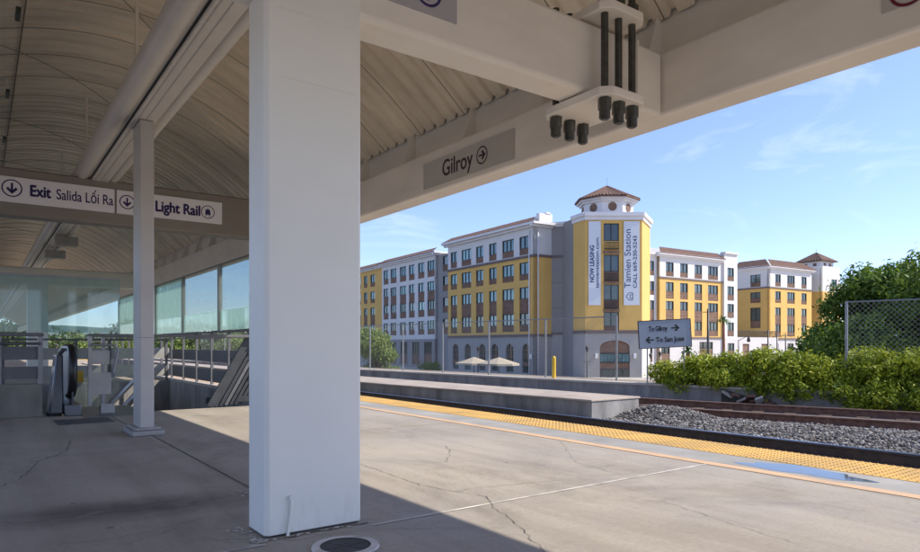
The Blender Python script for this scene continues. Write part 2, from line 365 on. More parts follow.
def circ_arrow(o, xd, ud, r, ang, m, parent, name='arrow_symbol', th=.12, arrow=True):
    mb = MB(); xd = Vector(xd); ud = Vector(ud); o = Vector(o); n = 40
    for i in range(n):
        a0 = 2 * math.pi * i / n; a1 = 2 * math.pi * (i + 1) / n
        mb.face([o + (xd * math.cos(a) + ud * math.sin(a)) * q for a, q in ((a0, r * (1 - th)), (a0, r), (a1, r), (a1, r * (1 - th)))])
    if arrow:
        ca, sa = math.cos(ang), math.sin(ang)
        def T(x, y): return o + xd * (x * ca - y * sa) * r + ud * (x * sa + y * ca) * r
        mb.face([T(-.6, -.11), T(.35, -.11), T(.35, .11), T(-.6, .11)])
        mb.face([T(.66, 0), T(.1, .56), T(-.12, .38), T(.28, 0)])
        mb.face([T(.66, 0), T(.28, 0), T(-.12, -.38), T(.1, -.56)])
    return mb.build(name, m, parent)
def arrow(o, xd, ud, s, ang, m, parent):
    mb = MB(); xd = Vector(xd); ud = Vector(ud); o = Vector(o); ca, sa = math.cos(ang), math.sin(ang)
    def T(x, y): return o + xd * (x * ca - y * sa) * s + ud * (x * sa + y * ca) * s
    mb.face([T(-1, -.17), T(.5, -.17), T(.5, .17), T(-1, .17)])
    mb.face([T(1, 0), T(.15, .85), T(-.3, .62), T(.42, 0)]); mb.face([T(1, 0), T(.42, 0), T(-.3, -.62), T(.15, -.85)])
    return mb.build('arrow_symbol', m, parent)
def ribbon(mb, pts, wd, z):
    for a, b in zip(pts, pts[1:]):
        d = Vector((b[0] - a[0], b[1] - a[1], 0)); L = d.length
        n = Vector((-d.y, d.x, 0)).normalized() * wd / 2
        A_ = Vector((a[0], a[1], z)); B_ = Vector((b[0], b[1], z))
        mb.face([A_ - n, B_ - n, B_ + n, A_ + n])
def interp(pl, y):   # pl: list of (x, y) ordered by increasing y
    if y <= pl[0][1]: a, b = pl[0], pl[1]
    elif y >= pl[-1][1]: a, b = pl[-2], pl[-1]
    else:
        for a, b in zip(pl, pl[1:]):
            if a[1] <= y <= b[1]: break
    return a[0] + (b[0] - a[0]) * (y - a[1]) / (b[1] - a[1])
def smoothpl(pl, step=.5):
    ys = []; y = pl[0][1]
    while y < pl[-1][1]: ys.append(y); y += step
    out = []
    for y in ys:
        acc = sum(interp(pl, min(max(y + k, pl[0][1]), pl[-1][1])) for k in (-1.5, -1, -.5, 0, .5, 1, 1.5)) / 7
        out.append((acc, y))
    return out

# ---------------------------------------------------------------- ground, platform, tracks

XE = 6.1
HX0, HX1, HY0, HY1 = .77, 4.42, 10.8, 20.0       # stair and escalator opening
mb = MB()
g = 3500
mb.box(-g, g, -g, g, -2.9, -2.6)
tag(mb.build('ground', M['earth']), 'dry bare earth around the tracks reaching the horizon', 'ground', kind='structure')
mb = MB()
for a in ((-9, XE, -8, HY0), (-9, HX0, HY0, HY1), (HX1, XE, HY0, HY1), (-9, XE, HY1, 120)):
    mb.box(a[0], a[1], a[2], a[3], -.9, 0)
_m = MB(); _m.box(-70, -9.02, -80, 160, -2.58, -.03); tag(_m.build('bounce_slab', M['concl']), 'unseen pale slab added inland of the platform to bounce sunlight under the canopy', kind='structure')  # out of view, added so that sunlight bounces in under the canopy
plat = tag(mb.build('platform', M['floor']), 'worn concrete station platform floor with stains', 'platform', kind='structure')
mb = MB(); mb.box(5.05, 5.49, -8, 120, .0005, .004); mb.build('smooth_edge_strip', M['strip'], plat)
mb = MB(); mb.box(4.925, 5.045, -8, 120, .0005, .0045); mb.build('orange_line', M['orange'], plat)
mb = MB(); mb.box(5.5, 6.085, -8, 120, .0005, .006)
y = 1.6; k = 0
while y < 17:
    x = 5.53
    while x < 6.07:
        vs = []
        for rr, zz in ((.0125, .006), (.008, .0115)):
            for t in range(6): vs.append((x + rr * math.cos(t * 1.047), y + rr * math.sin(t * 1.047), zz))
        mb.raw(vs, [(0, 1, 7, 6), (1, 2, 8, 7), (2, 3, 9, 8), (3, 4, 10, 9), (4, 5, 11, 10), (5, 0, 6, 11), (6, 7, 8, 9, 10, 11)])
        x += .06
    y += .06
tag(mb.build('tactile_strip', M['tact'], plat), 'yellow tactile paving strip with rows of raised domes')
mb = MB(); yy = -8
while yy < 40: mb.box(5.505, 6.08, yy, yy + .006, .0062, .0068); yy += .61
mb.build('tactile_joint', M['joint'], plat)
# white filled joints across the platform, and the dark joint joining the columns
mb = MB()
for a, b, wd in (((-1.2, 3.24), (1.16, 3.235), .024), ((1.76, 3.235), (4.94, 3.235), .024)):
    ribbon(mb, [a, b], wd, .003)
mb.build('white_joint', M['wline'], plat)
mb = MB()
ribbon(mb, [(1.53, 3.8), (1.55, 7.9)], .012, .003); ribbon(mb, [(1.5, 8.4), (1.5, 10.8)], .012, .003)
ribbon(mb, [(-3, 6.9), (4.94, 6.9)], .007, .003)
ribbon(mb, [(1.47, -5), (1.5, 3.1)], .01, .003)
mb.build('floor_joint', M['joint'], plat)
def crack(pts, wd=.009, seed=1, z=.0033):
    rnd = random.Random(seed); out = []
    for a, b in zip(pts, pts[1:]):
        n = max(2, int(math.hypot(b[0] - a[0], b[1] - a[1]) / .05))
        for i in range(n):
            f = i / n; out.append((a[0] + (b[0] - a[0]) * f + rnd.uniform(-.014, .014), a[1] + (b[1] - a[1]) * f + rnd.uniform(-.014, .014)))
    out.append(pts[-1]); m_ = MB()
    for p, q in zip(out, out[1:]): ribbon(m_, [p, q], wd * rnd.uniform(.35, 1.2), z)
    return m_
def G(u, v):   # photo measurement turned into a floor position once, used for cracks only
    d = 658 / (v - 345); t = (u - 460) / 658
    return (d * (.5906 + .807 * t), d * (.807 - .5906 * t))
mb = MB()
for i, (pl, wd) in enumerate([([G(360, 464), G(388, 474), G(420, 485), G(455, 492), G(485, 497), G(497, 510), G(520, 527), G(545, 552)], .0085),
                        ([G(0, 487), G(20, 479), G(32, 468), G(36, 462), G(55, 456), G(68, 449), G(70, 441)], .014),
                        ([G(446, 446), G(450, 452), G(447, 462)], .008),
                        ([G(455, 492), G(470, 489), G(560, 480)], .006),
                        ([G(560, 440), G(575, 462), G(640, 480)], .005),
                        ([G(60, 545), G(120, 538), G(200, 520), G(245, 505)], .005),
                        ([G(660, 500), G(720, 520), G(800, 545)], .006),
                        ([G(210, 540), G(300, 540), G(360, 530), G(460, 528)], .006)]):
    c = crack(pl, wd * .55, i + 3); mb.v, n0 = mb.v + c.v, len(mb.v); mb.f += [tuple(n0 + q for q in f) for f in c.f]; mb.mi += c.mi
mb.build('crack', M['crack'], plat)
# puddle on the smooth strip
mb = MB(); n = 40; pts = []
for i in range(n):
    a = 2 * math.pi * i / n; rr = 1 + .16 * math.sin(3 * a + 1) + .1 * math.sin(7 * a)
    pts.append((5.27 + .17 * rr * math.cos(a), 2.62 + .48 * rr * math.sin(a), .0055))
mb.face(pts); tag(mb.build('puddle', M['wet']), 'small puddle on the grey strip beside the yellow tactile edge', kind='structure')

# small white paint drips on the floor beside the big column
mb = MB()
rnd = random.Random(5)
for (px, py) in (G(232, 494), G(236, 491), G(241, 491.5), G(243, 496), G(247, 493)):
    n = 8; mb.face([(px + rnd.uniform(.008, .02) * math.cos(6.283 * i / n), py + rnd.uniform(.008, .02) * math.sin(6.283 * i / n), .0038) for i in range(n)])
mb.build('paint_drip', M['wline'], plat)

mb = MB(); rnd = random.Random(9)
for k in range(70):
    px, py = (1.17 - abs(rnd.gauss(0, .05)), rnd.uniform(3.25, 3.62)) if k < 45 else (rnd.uniform(1.17, 1.74), 3.305 - abs(rnd.gauss(0, .012)))
    n = 7; q = rnd.uniform(.004, .016); a0 = rnd.uniform(0, 6)
    mb.face([(px + q * rnd.uniform(.5, 1.3) * math.cos(6.283 * i / n + a0), py + q * rnd.uniform(.5, 1.3) * math.sin(6.283 * i / n + a0), .0042 + k * .00001) for i in range(n)])
mb.build('paint_splash', M['wline'], plat)
mb = MB(); pts = [(1.16, 3.30), (1.3, 3.293), (1.42, 3.30), (1.55, 3.29), (1.66, 3.298), (1.765, 3.292)]
c = crack(pts, .014, 44, .0036); mb.v, mb.f, mb.mi = c.v, c.f, c.mi; mb.build('crack', M['crack'], plat)

# access cover
mb = MB(); cx, cy = 1.47, 2.97; n = 48; ro, ri = .168, .125
for i in range(n):
    a0 = 2 * math.pi * i / n; a1 = 2 * math.pi * (i + 1) / n
    P_ = lambda a, r, z: (cx + r * math.cos(a), cy + r * math.sin(a), z)
    mb.face([P_(a0, ri, .009), P_(a0, ro - .004, .009), P_(a1, ro - .004, .009), P_(a1, ri, .009)])
    mb.face([P_(a0, ro - .004, .009), P_(a0, ro, .001), P_(a1, ro, .001), P_(a1, ro - .004, .009)])
mh = empty('access_cover', (cx, cy, 0), 'round access cover with white painted ring in front of the big column', 'manhole')
mb.build('ring', M['wline'], mh)
mb = MB(); mb.prism([(cx + .122 * math.cos(2 * math.pi * i / n), cy + .122 * math.sin(2 * math.pi * i / n)) for i in range(n)], .001, .006)
mb.prism([(cx + .02 * math.cos(a * .785), cy + .02 * math.sin(a * .785)) for a in range(8)], .006, .009)
for a in range(6):
    q = a * math.pi / 3; mb.bar((cx + .03 * math.cos(q), cy + .03 * math.sin(q), .0065), (cx + .11 * math.cos(q), cy + .11 * math.sin(q), .0065), .012, .003)
mb.build('lid', M['crack'], mh)

# track bed (height field) -------------------------------------------------
WALL = [(16.9, -2), (15.9, 2.5), (15.15, 6.4), (14.75, 8.0), (14.05, 11.2), (13.45, 17), (12.8, 24.6), (11.9, 34), (9.9, 60)]
ISL_L = [(9.5, 8.7), (8.85, 16.7), (8.75, 60)]
ISL_R = [(10.9, 8.7), (10.5, 16.7), (9.8, 40), (9.2, 60)]
R_A = smoothpl([(7.35, -2), (7.3, 16), (7.1, 60)])
R_B = smoothpl([(8.95, -2), (8.92, 3.05), (8.74, 6.9), (8.55, 16.4), (8.45, 60)])
R_C = smoothpl([(14.0, -2), (13.1, 2.5), (12.6, 4.3), (11.55, 8.15), (11.2, 12), (10.95, 17), (10.5, 30), (9.4, 60)])
R_D = smoothpl([(15.9, -2), (15.15, 2.5), (14.5, 5.03), (13.5, 8.15), (12.95, 10.3), (12.7, 14), (12.3, 20), (11.4, 34), (9.6, 60)])
def bed_z(x, y):
    z = -.44
    d = math.hypot((x - 10.85) / .85, (y - 8.2) / 1.3)
    z += .23 * max(0, 1 - d) ** .8 if d < 1 else 0
    if y < 8 and 9.2 < x < interp(R_C, y) - .2: z += .05 * math.sin(math.pi * (x - 9.2) / max(.5, interp(R_C, y) - 9.4))
    return z
mb = MB(); xs = [XE + .01 + i * .2 for i in range(60)]; ys = [-4 + j * .4 for j in range(165)]
vs = [(x, y, bed_z(x, y)) for y in ys for x in xs]; nx = len(xs)
mb.raw(vs, [(j * nx + i, j * nx + i + 1, (j + 1) * nx + i + 1, (j + 1) * nx + i) for j in range(len(ys) - 1) for i in range(nx - 1)])
mb.box(XE + .01, 18, -4, 61.6, -2.58, -.5)
tag(mb.build('track_bed', M['ballast']), 'dark crushed rock bed under the tracks', kind='structure')
# stones
ico = [(0, 0, -1), (.72, -.53, -.45), (-.28, -.85, -.45), (-.89, 0, -.45), (-.28, .85, -.45), (.72, .53, -.45), (.28, -.85, .45), (-.72, -.53, .45), (-.72, .53, .45), (.28, .85, .45), (.89, 0, .45), (0, 0, 1)]
icf = [(0, 1, 2), (1, 0, 5), (0, 2, 3), (0, 3, 4), (0, 4, 5), (1, 5, 10), (2, 1, 6), (3, 2, 7), (4, 3, 8), (5, 4, 9), (1, 10, 6), (2, 6, 7), (3, 7, 8), (4, 8, 9), (5, 9, 10), (6, 10, 11), (7, 6, 11), (8, 7, 11), (9, 8, 11), (10, 9, 11)]
mb = MB(); rnd = random.Random(3)
def stone(x, y, z, s):
    a = rnd.uniform(0, 6.3); ca, sa = math.cos(a), math.sin(a); ex, ey, ez = s * rnd.uniform(.7, 1.3), s * rnd.uniform(.6, 1), s * rnd.uniform(.5, .9)
    vs = []
    for p in ico:
        k = rnd.uniform(.75, 1.2); px, py, pz = p[0] * ex * k, p[1] * ey * k, p[2] * ez * k
        vs.append((x + px * ca - py * sa, y + px * sa + py * ca, z + pz))
    mb.raw(vs, icf)
cnt = 0
while cnt < 17000:
    y = rnd.uniform(1.5, 11) if rnd.random() < .93 else rnd.uniform(11, 30); x0 = interp(R_B, y) + .1
    if y < 8.6: x = rnd.uniform(x0, interp(R_C, y) + 1.0)
    else: x = rnd.uniform(x0, x0 + .7) if rnd.random() < .3 else rnd.uniform(interp(ISL_R, y) + .1, interp(R_C, y) + 1)
    if abs(x - interp(R_C, y)) < .09: continue
    stone(x, y, bed_z(x, y) + .01 + rnd.uniform(-.01, .022), rnd.uniform(.016, .036)); cnt += 1
tag(mb.build('ballast', M['stone']), 'loose grey ballast stones between the tracks', kind='stuff')

def rail(pl, name, topm, label, grp='rusty running rails', side='rail'):
    prof = [(-.07, 0), (.07, 0), (.07, .012), (.012, .03), (.010, .13), (.036, .14), (.036, .166), (.03, .172), (-.03, .172), (-.036, .166), (-.036, .14), (-.010, .13), (-.012, .03), (-.07, .012)]
    zb = -.28 - .172; m_ = MB(); n = len(prof); vs = []; fs = []; mi = []
    for (x, y) in pl:
        for a, b in prof: vs.append((x + a, y, zb + b))
    for j in range(len(pl) - 1):
        for i in range(n):
            fs.append((j * n + i, j * n + (i + 1) % n, (j + 1) * n + (i + 1) % n, (j + 1) * n + i)); mi.append(1 if i in (6, 7, 8) else 0)
    fs.append(tuple(range(n))); mi.append(0)
    m_.v = vs; m_.f = fs; m_.mi = mi
    return tag(m_.build(name, [M[side], topm]), label, 'rail', grp)
rail(R_A, 'running_rail', M['railtop'], 'near steel rail tucked below the yellow platform edge', side='railn')
rail(R_B, 'running_rail', M['railtop'], 'polished steel rail between the platform edge and the ballast', side='railn')
rail(R_C, 'running_rail', M['railtopr'], 'rust brown rail on the far side of the grey ballast')
rail(R_D, 'running_rail', M['railtopr'], 'rust brown rail closest to the far retaining wall')
# ties of the far track
def tie(y, pa, pb, z):
    xa, xb = interp(pa, y), interp(pb, y); dx = (interp(pb, y + .5) - interp(pb, y - .5))
    d = Vector((1, -dx, 0)).normalized(); c = Vector(((xa + xb) / 2, y, z)); nn = Vector((-d.y, d.x, 0))
    m_ = MB(); m_.obox(c, d * 1.35, nn * .11, (0, 0, .06)); return m_
y = 1.2
while y < 16:
    c = tie(y, R_C, R_D, -.475)
    tag(c.build('railway_tie', M['tie'], bevel=.008), 'weathered timber tie under the far rust brown rails', 'railway tie', 'timber ties under the far track'); y += .62

# island platform between tracks
pl = [(interp(ISL_L, y), y) for y in (8.7, 10, 12, 14, 16.7, 22, 30, 40, 60)]; pr = [(interp(ISL_R, y), y) for y in (60, 40, 30, 22, 16.7, 14, 12, 10, 8.7)]
isl = empty('island_platform', (10, 10, -.44), 'narrow low tan concrete platform between the two tracks', 'platform'); isl['kind'] = 'structure'
MB().prism([(a + .004, b) for a, b in pl] + [(a - .004, b) for a, b in pr], -.44, -.09).build('side_wall', M['concd'], isl)
MB().prism([(a - .03, b - .02 if b < 9 else b) for a, b in pl] + [(a + .03, b - .02 if b < 9 else b) for a, b in pr], -.09, -.05).build('top_slab', M['isl'], isl, bevel=.01)
# far retaining wall with its paved top
ws = smoothpl(WALL, .8)
m_ = MB(); m_.prism([(x, y) for x, y in ws] + [(x + .3, y) for x, y in reversed(ws)], -.6, -.06)
rw = empty('retaining_wall', (14, 12, -.6), 'long weathered grey concrete retaining wall beyond the far track', 'wall')
m_.build('wall', M['concd'], rw)
MB().prism([(x - .03, y) for x, y in ws] + [(x + .36, y) for x, y in reversed(ws)], -.06, .0).build('coping', M['concl'], rw, bevel=.01)
bank = MB()
for (xa, ya), (xb, yb) in zip(ws, ws[1:]):
    for o0, z0, o1, z1 in ((.36, -.03, 2.6, -.08), (2.6, -.08, 8, -2.59)):
        bank.face([(xa + o0, ya, z0), (xa + o1, ya, z1), (xb + o1, yb, z1), (xb + o0, yb, z0)])
tag(bank.build('embankment', M['earth']), 'earth bank falling away behind the retaining wall', kind='structure')
# painted niche shade and rubble at the foot of the wall
nb = MB()
wx = lambda y: interp(WALL, y)
p0, p1 = (wx(9.1) - .02, 9.1), (wx(7.75) - .02, 7.75)
nd = Vector((-(p1[1] - p0[1]), p1[0] - p0[0], 0)).normalized() * -1
D_ = (Vector((p1[0], p1[1], 0)) - Vector((p0[0], p0[1], 0)))
def W3(f, o, z): v = Vector((p0[0], p0[1], 0)) + D_ * f + nd * o; return (v.x, v.y, z)
nb.face([W3(0, .015, -.05), W3(0, .015, -.42), W3(1.0, .015, -.42)]); 
nb.build('recess_shade', M['crack'], rw)  # flat dark triangle on the wall face, painted as the shade of a recess
rub = empty('rubble_pile', W3(.5, .2, -.44), 'pile of broken rusty slabs at the foot of the far retaining wall', 'rubble')
rnd = random.Random(11)
for i in range(9):
    q = MB(); f = .15 + .09 * i; c = Vector(W3(f, .13 + rnd.uniform(0, .15), -.38 + rnd.uniform(0, .10) + max(0, .2 * (1 - f * 1.3))))
    M3 = Matrix.Rotation(rnd.uniform(-.5, .5), 3, 'X') @ Matrix.Rotation(rnd.uniform(0, 3), 3, 'Z') @ Matrix.Rotation(rnd.uniform(-.4, .4), 3, 'Y')
    q.obox(c, M3 @ Vector((rnd.uniform(.08, .2), 0, 0)), M3 @ Vector((0, rnd.uniform(.04, .09), 0)), M3 @ Vector((0, 0, rnd.uniform(.015, .035))))
    q.build('slab', M['concl'] if i % 3 == 0 else M['rail'], rub)

# street beyond and far hills
MB().box(23, 48, -60, 300, -2.59, -2.55).build('road', M['asphalt'])['kind'] = 'structure'
MB().box(44, 130, -60, 300, -2.548, -2.43).build('pavement', M['concl'])['kind'] = 'structure'
hb = MB(); nH = 160; vs = []; rnd = random.Random(2)
for i in range(nH):
    a = -1.9 + 3.4 * i / (nH - 1)
    h = 26 + 16 * math.sin(a * 5 + 1) + 9 * math.sin(a * 13) + 5 * math.sin(a * 37) + rnd.uniform(-1.5, 1.5)
    for rr, zz in ((1500, -3), (1900, h), (2300, h * .7), (2900, -3)): vs.append((math.sin(a) * rr, math.cos(a) * rr, zz))
hb.raw(vs, [(i * 4 + k, i * 4 + k + 1, i * 4 + k + 5, i * 4 + k + 4) for i in range(nH - 1) for k in range(3)])
tag(hb.build('hills', M['hill'], smooth=True), 'low wooded hills on the horizon', kind='structure')

# ---------------------------------------------------------------- station canopy
GXI, GXO, GZ0, GZ1 = 4.48, 4.76, 2.86, 3.38
XC = 1.47; KD = .1425; ZC = 5.18
def deck_z(x): return ZC - KD * (x - XC) ** 2
Y0, Y1 = -6.0, 112
# big column
def big_column(y, label):
    c = empty('support_column', (1.465, y, 0), label, 'column', 'white canopy support columns')
    x0, x1, ya, yb = 1.188, 1.742, y - .018, y + .25; ch = .022
    m_ = MB(); m_.prism([(x0 + ch, ya), (x1 - .012, ya), (x1, ya + .012), (x1, yb - ch), (x1 - ch, yb), (x0 + ch, yb), (x0, yb - ch), (x0, ya + ch)], 0.012, 2.865 if y > 5 else 3.85)
    m_.build('shaft', M['colp'], c, bevel=.006)
    m_ = MB(); m_.prism([(x0 + .02, ya + .015), (x1 - .015, ya + .015), (x1 - .015, yb - .015), (x0 + .02, yb - .015)], .001, .013)
    m_.build('base_gap', M['crack'], c)
    return c
c0 = big_column(3.34, 'large white rectangular steel column in the foreground')
# thin weld seam lines, conduit and stub at its foot
m_ = MB()
for z in (2.40, 2.76): m_.bar((1.26, 3.321, z), (1.70, 3.321, z - .0), .002, .002)
m_.build('weld_seam', M['beam'], c0)
m_ = MB(); m_.tube([(1.305, 3.310, .002), (1.315, 3.308, .06), (1.325, 3.309, .13), (1.327, 3.311, .19)], .008, 10); m_.tube([(1.327, 3.325, .2), (1.327, 3.302, .2)], .013, 12)
m_.build('conduit', M['colp'], c0, smooth=40)
big_column(23.9, 'distant white column beyond the escalator opening')
# small column
sc2 = empty('support_post', (1.55, 8.2, 0), 'slim grey steel column carrying the long overhead trough', 'column')
m_ = MB(); m_.box(1.44, 1.585, 7.95, 8.35, .03, 3.495); m_.build('shaft', M['colp2'], sc2, bevel=.012)
m_ = MB(); m_.prism([(1.35, 7.86), (1.68, 7.86), (1.68, 8.46), (1.35, 8.46)], .001, .055); m_.prism([(1.38, 7.90), (1.65, 7.90), (1.65, 8.40), (1.38, 8.40)], .055, .09)
m_.build('base_plate', M['platel'], sc2, bevel=.012)
m_ = MB(); m_.box(1.436, 1.589, 7.946, 8.354, 1.08, 1.086); m_.build('joint_line', M['railp'], sc2)

# edge girders
def girder(xi, xo, label):
    g_ = empty('edge_girder', ((xi + xo) / 2, 20, GZ0), label, 'girder', 'box girders along the canopy edges')
    m_ = MB(); m_.box(min(xi, xo), max(xi, xo), Y0, Y1, GZ0, GZ1); m_.build('box_section', M['beam'], g_, bevel=.03)
    s = 1 if xo > xi else -1
    xe = xi + s * .2
    m_ = MB(); m_.box(min(xe, xe + s * .02), max(xe, xe + s * .02), Y0, Y1, GZ1 - .005, 3.84)
    m_.box(min(xe, xo + s * .3), max(xe, xo + s * .3), Y0, Y1, 3.84, 3.90)
    m_.build('upstand', M['beam'], g_)
    m_ = MB(); y = Y0 + .5
    y = 6.1 - 1.3 * 9
    while y < Y1 - 1:
        q = [(xi + s * .02, GZ1 - .001), (xe, GZ1 - .001), (xe, 3.80), (xe - s * .05, 3.80)]
        for yy in (y,):
            a = [(x, yy - .006, z) for x, z in q]; b = [(x, yy + .006, z) for x, z in q]
            m_.raw(a + b, [(0, 1, 2, 3), (7, 6, 5, 4), (0, 4, 5, 1), (1, 5, 6, 2), (2, 6, 7, 3), (3, 7, 4, 0)])
        st = m_.build('stiffener', M['beam'], g_); m_ = MB(); y += 1.3
    return g_
girder(GXI, GXO, 'beige box girder along the track side of the canopy')
girder(2 * XC - GXI, 2 * XC - GXO, 'beige box girder along the inland side of the canopy')
# cross beams
def cross(y, label, z1=GZ1, x0=2 * XC - GXI + .01, m='beam'):
    o = MB().box(x0, GXI - .012, y - .14, y + .14, GZ0 - .012, z1 - .012).build('cross_beam', M[m], bevel=.035)
    return tag(o, label, 'beam', 'box beams crossing the canopy')
cross(3.47 + .0, 'beige box beam resting over the big foreground column')
cross(11.5, 'beam behind the slim column carrying the white exit signs', z1=3.55, m='beamd')
cross(24.02, 'far beam over the distant white column')
cross(-4.6, 'box beam behind the viewer')
# vaulted deck with ribs across
m_ = MB(); per = .235; nxs = 44; xa, xb = 2 * XC - GXI - .17, GXI + .17; prof = []
y = Y0
while y < Y1:
    prof += [(y, 0), (y + per * .62, 0), (y + per * .70, .05), (y + per * .90, .05)]; y += per
vs = []
for (yy, dz) in prof:
    for i in range(nxs + 1):
        x = xa + (xb - xa) * i / nxs; vs.append((x, yy, deck_z(x) + dz))
m_.raw(vs, [(j * (nxs + 1) + i, j * (nxs + 1) + i + 1, (j + 1) * (nxs + 1) + i + 1, (j + 1) * (nxs + 1) + i) for j in range(len(prof) - 1) for i in range(nxs)])
roof = empty('vaulted_roof', (XC, 20, 3.8), 'curved beige ribbed metal roof over the platform', 'canopy roof')
m_.build('deck', M['deck'], roof)
m_ = MB()
for j in range(len(prof) // 4 - 1):     # weatherproof upper skin
    pass
vs = []; ys = [Y0, Y1]
for yy in ys:
    for i in range(nxs + 1):
        x = xa - .3 + (xb - xa + .6) * i / nxs; vs.append((x, yy, deck_z(x) + .14))
m_.raw(vs, [(i, i + 1, nxs + 2 + i, nxs + 1 + i) for i in range(nxs)]); m_.build('roof_skin', M['galv'], roof)
m_ = MB(); y = Y0 + per * .2
while y < Y1 - 1:
    for i in range(nxs):
        x = xa + (xb - xa) * i / nxs; x2 = xa + (xb - xa) * (i + 1) / nxs
        m_.bar((x, y, deck_z(x) - .003), (x2, y, deck_z(x2) - .003), .006, .005)
    y += per * 4
m_.build('panel_seam', M['seam'], roof)
m_ = MB()
m_.box(.44, .455, Y0, Y1, deck_z(.447) - .034, deck_z(.447) - .022); m_.box(-.4, -.385, Y0, Y1, deck_z(-.39) - .034, deck_z(-.39) - .022)
m_.build('long_seam', M['seam'], roof)
for k in range(-4, 11):
    m_ = MB(); yb = 9.0 + 3.3 * k; pts = []
    for i in range(13):
        x = 2.0 - 2.6 * i / 12; pts.append((x, yb + 3.2 * 13 / 12 * (1 - i / 12) + .4, deck_z(x) - .034))
    if pts[0][1] > Y1 or pts[-1][1] < Y0: continue
    m_.tube(pts, .005, 5); m_.build('bracing_rod', M['seam'], roof)
# long trough under the crown
tr = empty('overhead_trough', (1.46, 18, 3.5), 'long beige ceiling trough with pipes and a dark lighting slot', 'light trough')
ty0, ty1 = -5.5, 100
m_ = MB(); m_.box(1.374, 1.386, ty0, ty1, 3.53, 3.57); m_.build('light_slot', M['dark'], tr)
m_ = MB(); m_.box(1.387, 1.615, ty0, ty1, 3.50, 3.68); m_.build('channel', M['trough'], tr, bevel=.008)
m_ = MB(); m_.box(1.29, 1.373, ty0, ty1, 3.545, 3.56); m_.build('filler_strip', M['trough'], tr)
m_ = MB(); m_.box(1.42, 1.432, ty0, ty1, 3.494, 3.502); m_.box(1.50, 1.507, ty0, ty1, 3.494, 3.502); m_.build('lip', M['signg'], tr)
m_ = MB(); m_.tube([(1.265, ty0, 3.61), (1.265, 20, 3.61), (1.265, ty1, 3.61)], .105, 24); m_.build('wide_duct', M['trough'], tr, smooth=40)
m_ = MB(); m_.tube([(1.685, ty0, 3.59), (1.685, 20, 3.59), (1.685, ty1, 3.59)], .082, 24); m_.build('narrow_duct', M['trough'], tr, smooth=40)
m_ = MB(); m_.box(1.2, 1.75, ty0, ty1, 3.685, 3.71); m_.build('tray', M['beam'], tr)
for y in (0.4, 4.5, 8.2, 12.5, 16.5, 20.5): MB().box(1.44, 1.47, y, y + .03, 3.71, deck_z(1.5) - .02).build('hanger', M['beam'], tr)
# hanging fixtures on the left of the vault
first = empty('ceiling_fixture', (.36, 8.97, 4.75), 'small dark bracket lamp under the vault, nearest the top left corner', 'light fixture', 'small dark fixtures hung under the vault')
MB().box(.335, .385, 8.82, 9.12, 4.72, 4.77).build('housing', M['bolt'], first, bevel=.006)
MB().box(.355, .365, 8.95, 8.96, 4.77, deck_z(.36) - .02).build('hanger', M['beam'], first)
for (x, y, z, lab) in ((.35, 11.9, 4.75, 'small dark bracket lamp under the vault, second from the top left corner'), (.38, 14.6, 4.75, 'small dark bracket lamp under the vault, just above the exit signs')):
    c = copy_tree(first); c.location = (x, y, z); c['label'] = lab
bx = empty('hanging_box', (1.62, 17.5, 3.3), 'grey box under the far trough, the upper right one of two', 'equipment box', 'grey boxes hung under the far trough')  # plain housing for a hanging box light, gives no light
MB().box(1.4, 1.85, 17.35, 17.65, 3.27, 3.47).build('housing', M['platel'], bx, bevel=.01)
MB().box(1.6, 1.64, 17.48, 17.52, 3.47, 3.5).build('hanger', M['bolt'], bx)
c = copy_tree(bx); c.location = (1.6, 20.0, 3.28); c['label'] = 'grey box under the far trough, the lower left one of two'

# clamp with plates, rods and nuts at the beam end
cl = empty('clamp_bracket', (3.76, 3.4, 2.77), 'bolted clamp of two plates and dark rods around the beam end', 'bracket')
def rplate(z0, z1):
    x0, x1, y0, y1, ch = 3.55, 4.02, 3.11, 3.79, .07
    q = MB(); q.prism([(x0 + ch, y0), (x1 - ch, y0), (x1, y0 + ch), (x1, y1 - ch), (x1 - ch, y1), (x0 + ch, y1), (x0, y1 - ch), (x0, y0 + ch)], z0, z1); return q
rplate(2.775, 2.835).build('lower_plate', M['beam'], cl, bevel=.006)
rplate(3.385, 3.445).build('upper_plate', M['beam'], cl, bevel=.006)
for yy in (3.205, 3.70):
    for i, xx in enumerate((3.635, 3.785, 3.935)):
        q = MB(); q.tube([(xx, yy, 2.62), (xx, yy, 3.0), (xx, yy, 3.62)], .027, 16); q.build('threaded_rod', M['bolt'], cl, smooth=40)
        for z0, z1 in ((2.69, 2.775), (3.445, 3.53)):
            q = MB(); q.prism([(xx + .05 * math.cos(a * math.pi / 3), yy + .05 * math.sin(a * math.pi / 3)) for a in range(6)], z0, z1); q.build('nut', M['bolt'], cl, bevel=.005)
        q = MB(); q.prism([(xx + .04 * math.cos(a * math.pi / 8), yy + .04 * math.sin(a * math.pi / 8)) for a in range(16)], 2.63, 2.69); q.build('rod_cap', M['bolt'], cl, smooth=40)
# beam end stiffener
m_ = MB(); m_.box(4.12, 4.135, 3.30, 3.332, GZ0 - .005, GZ1 - .02)
m_.build('end_plate', M['beam'], cl)

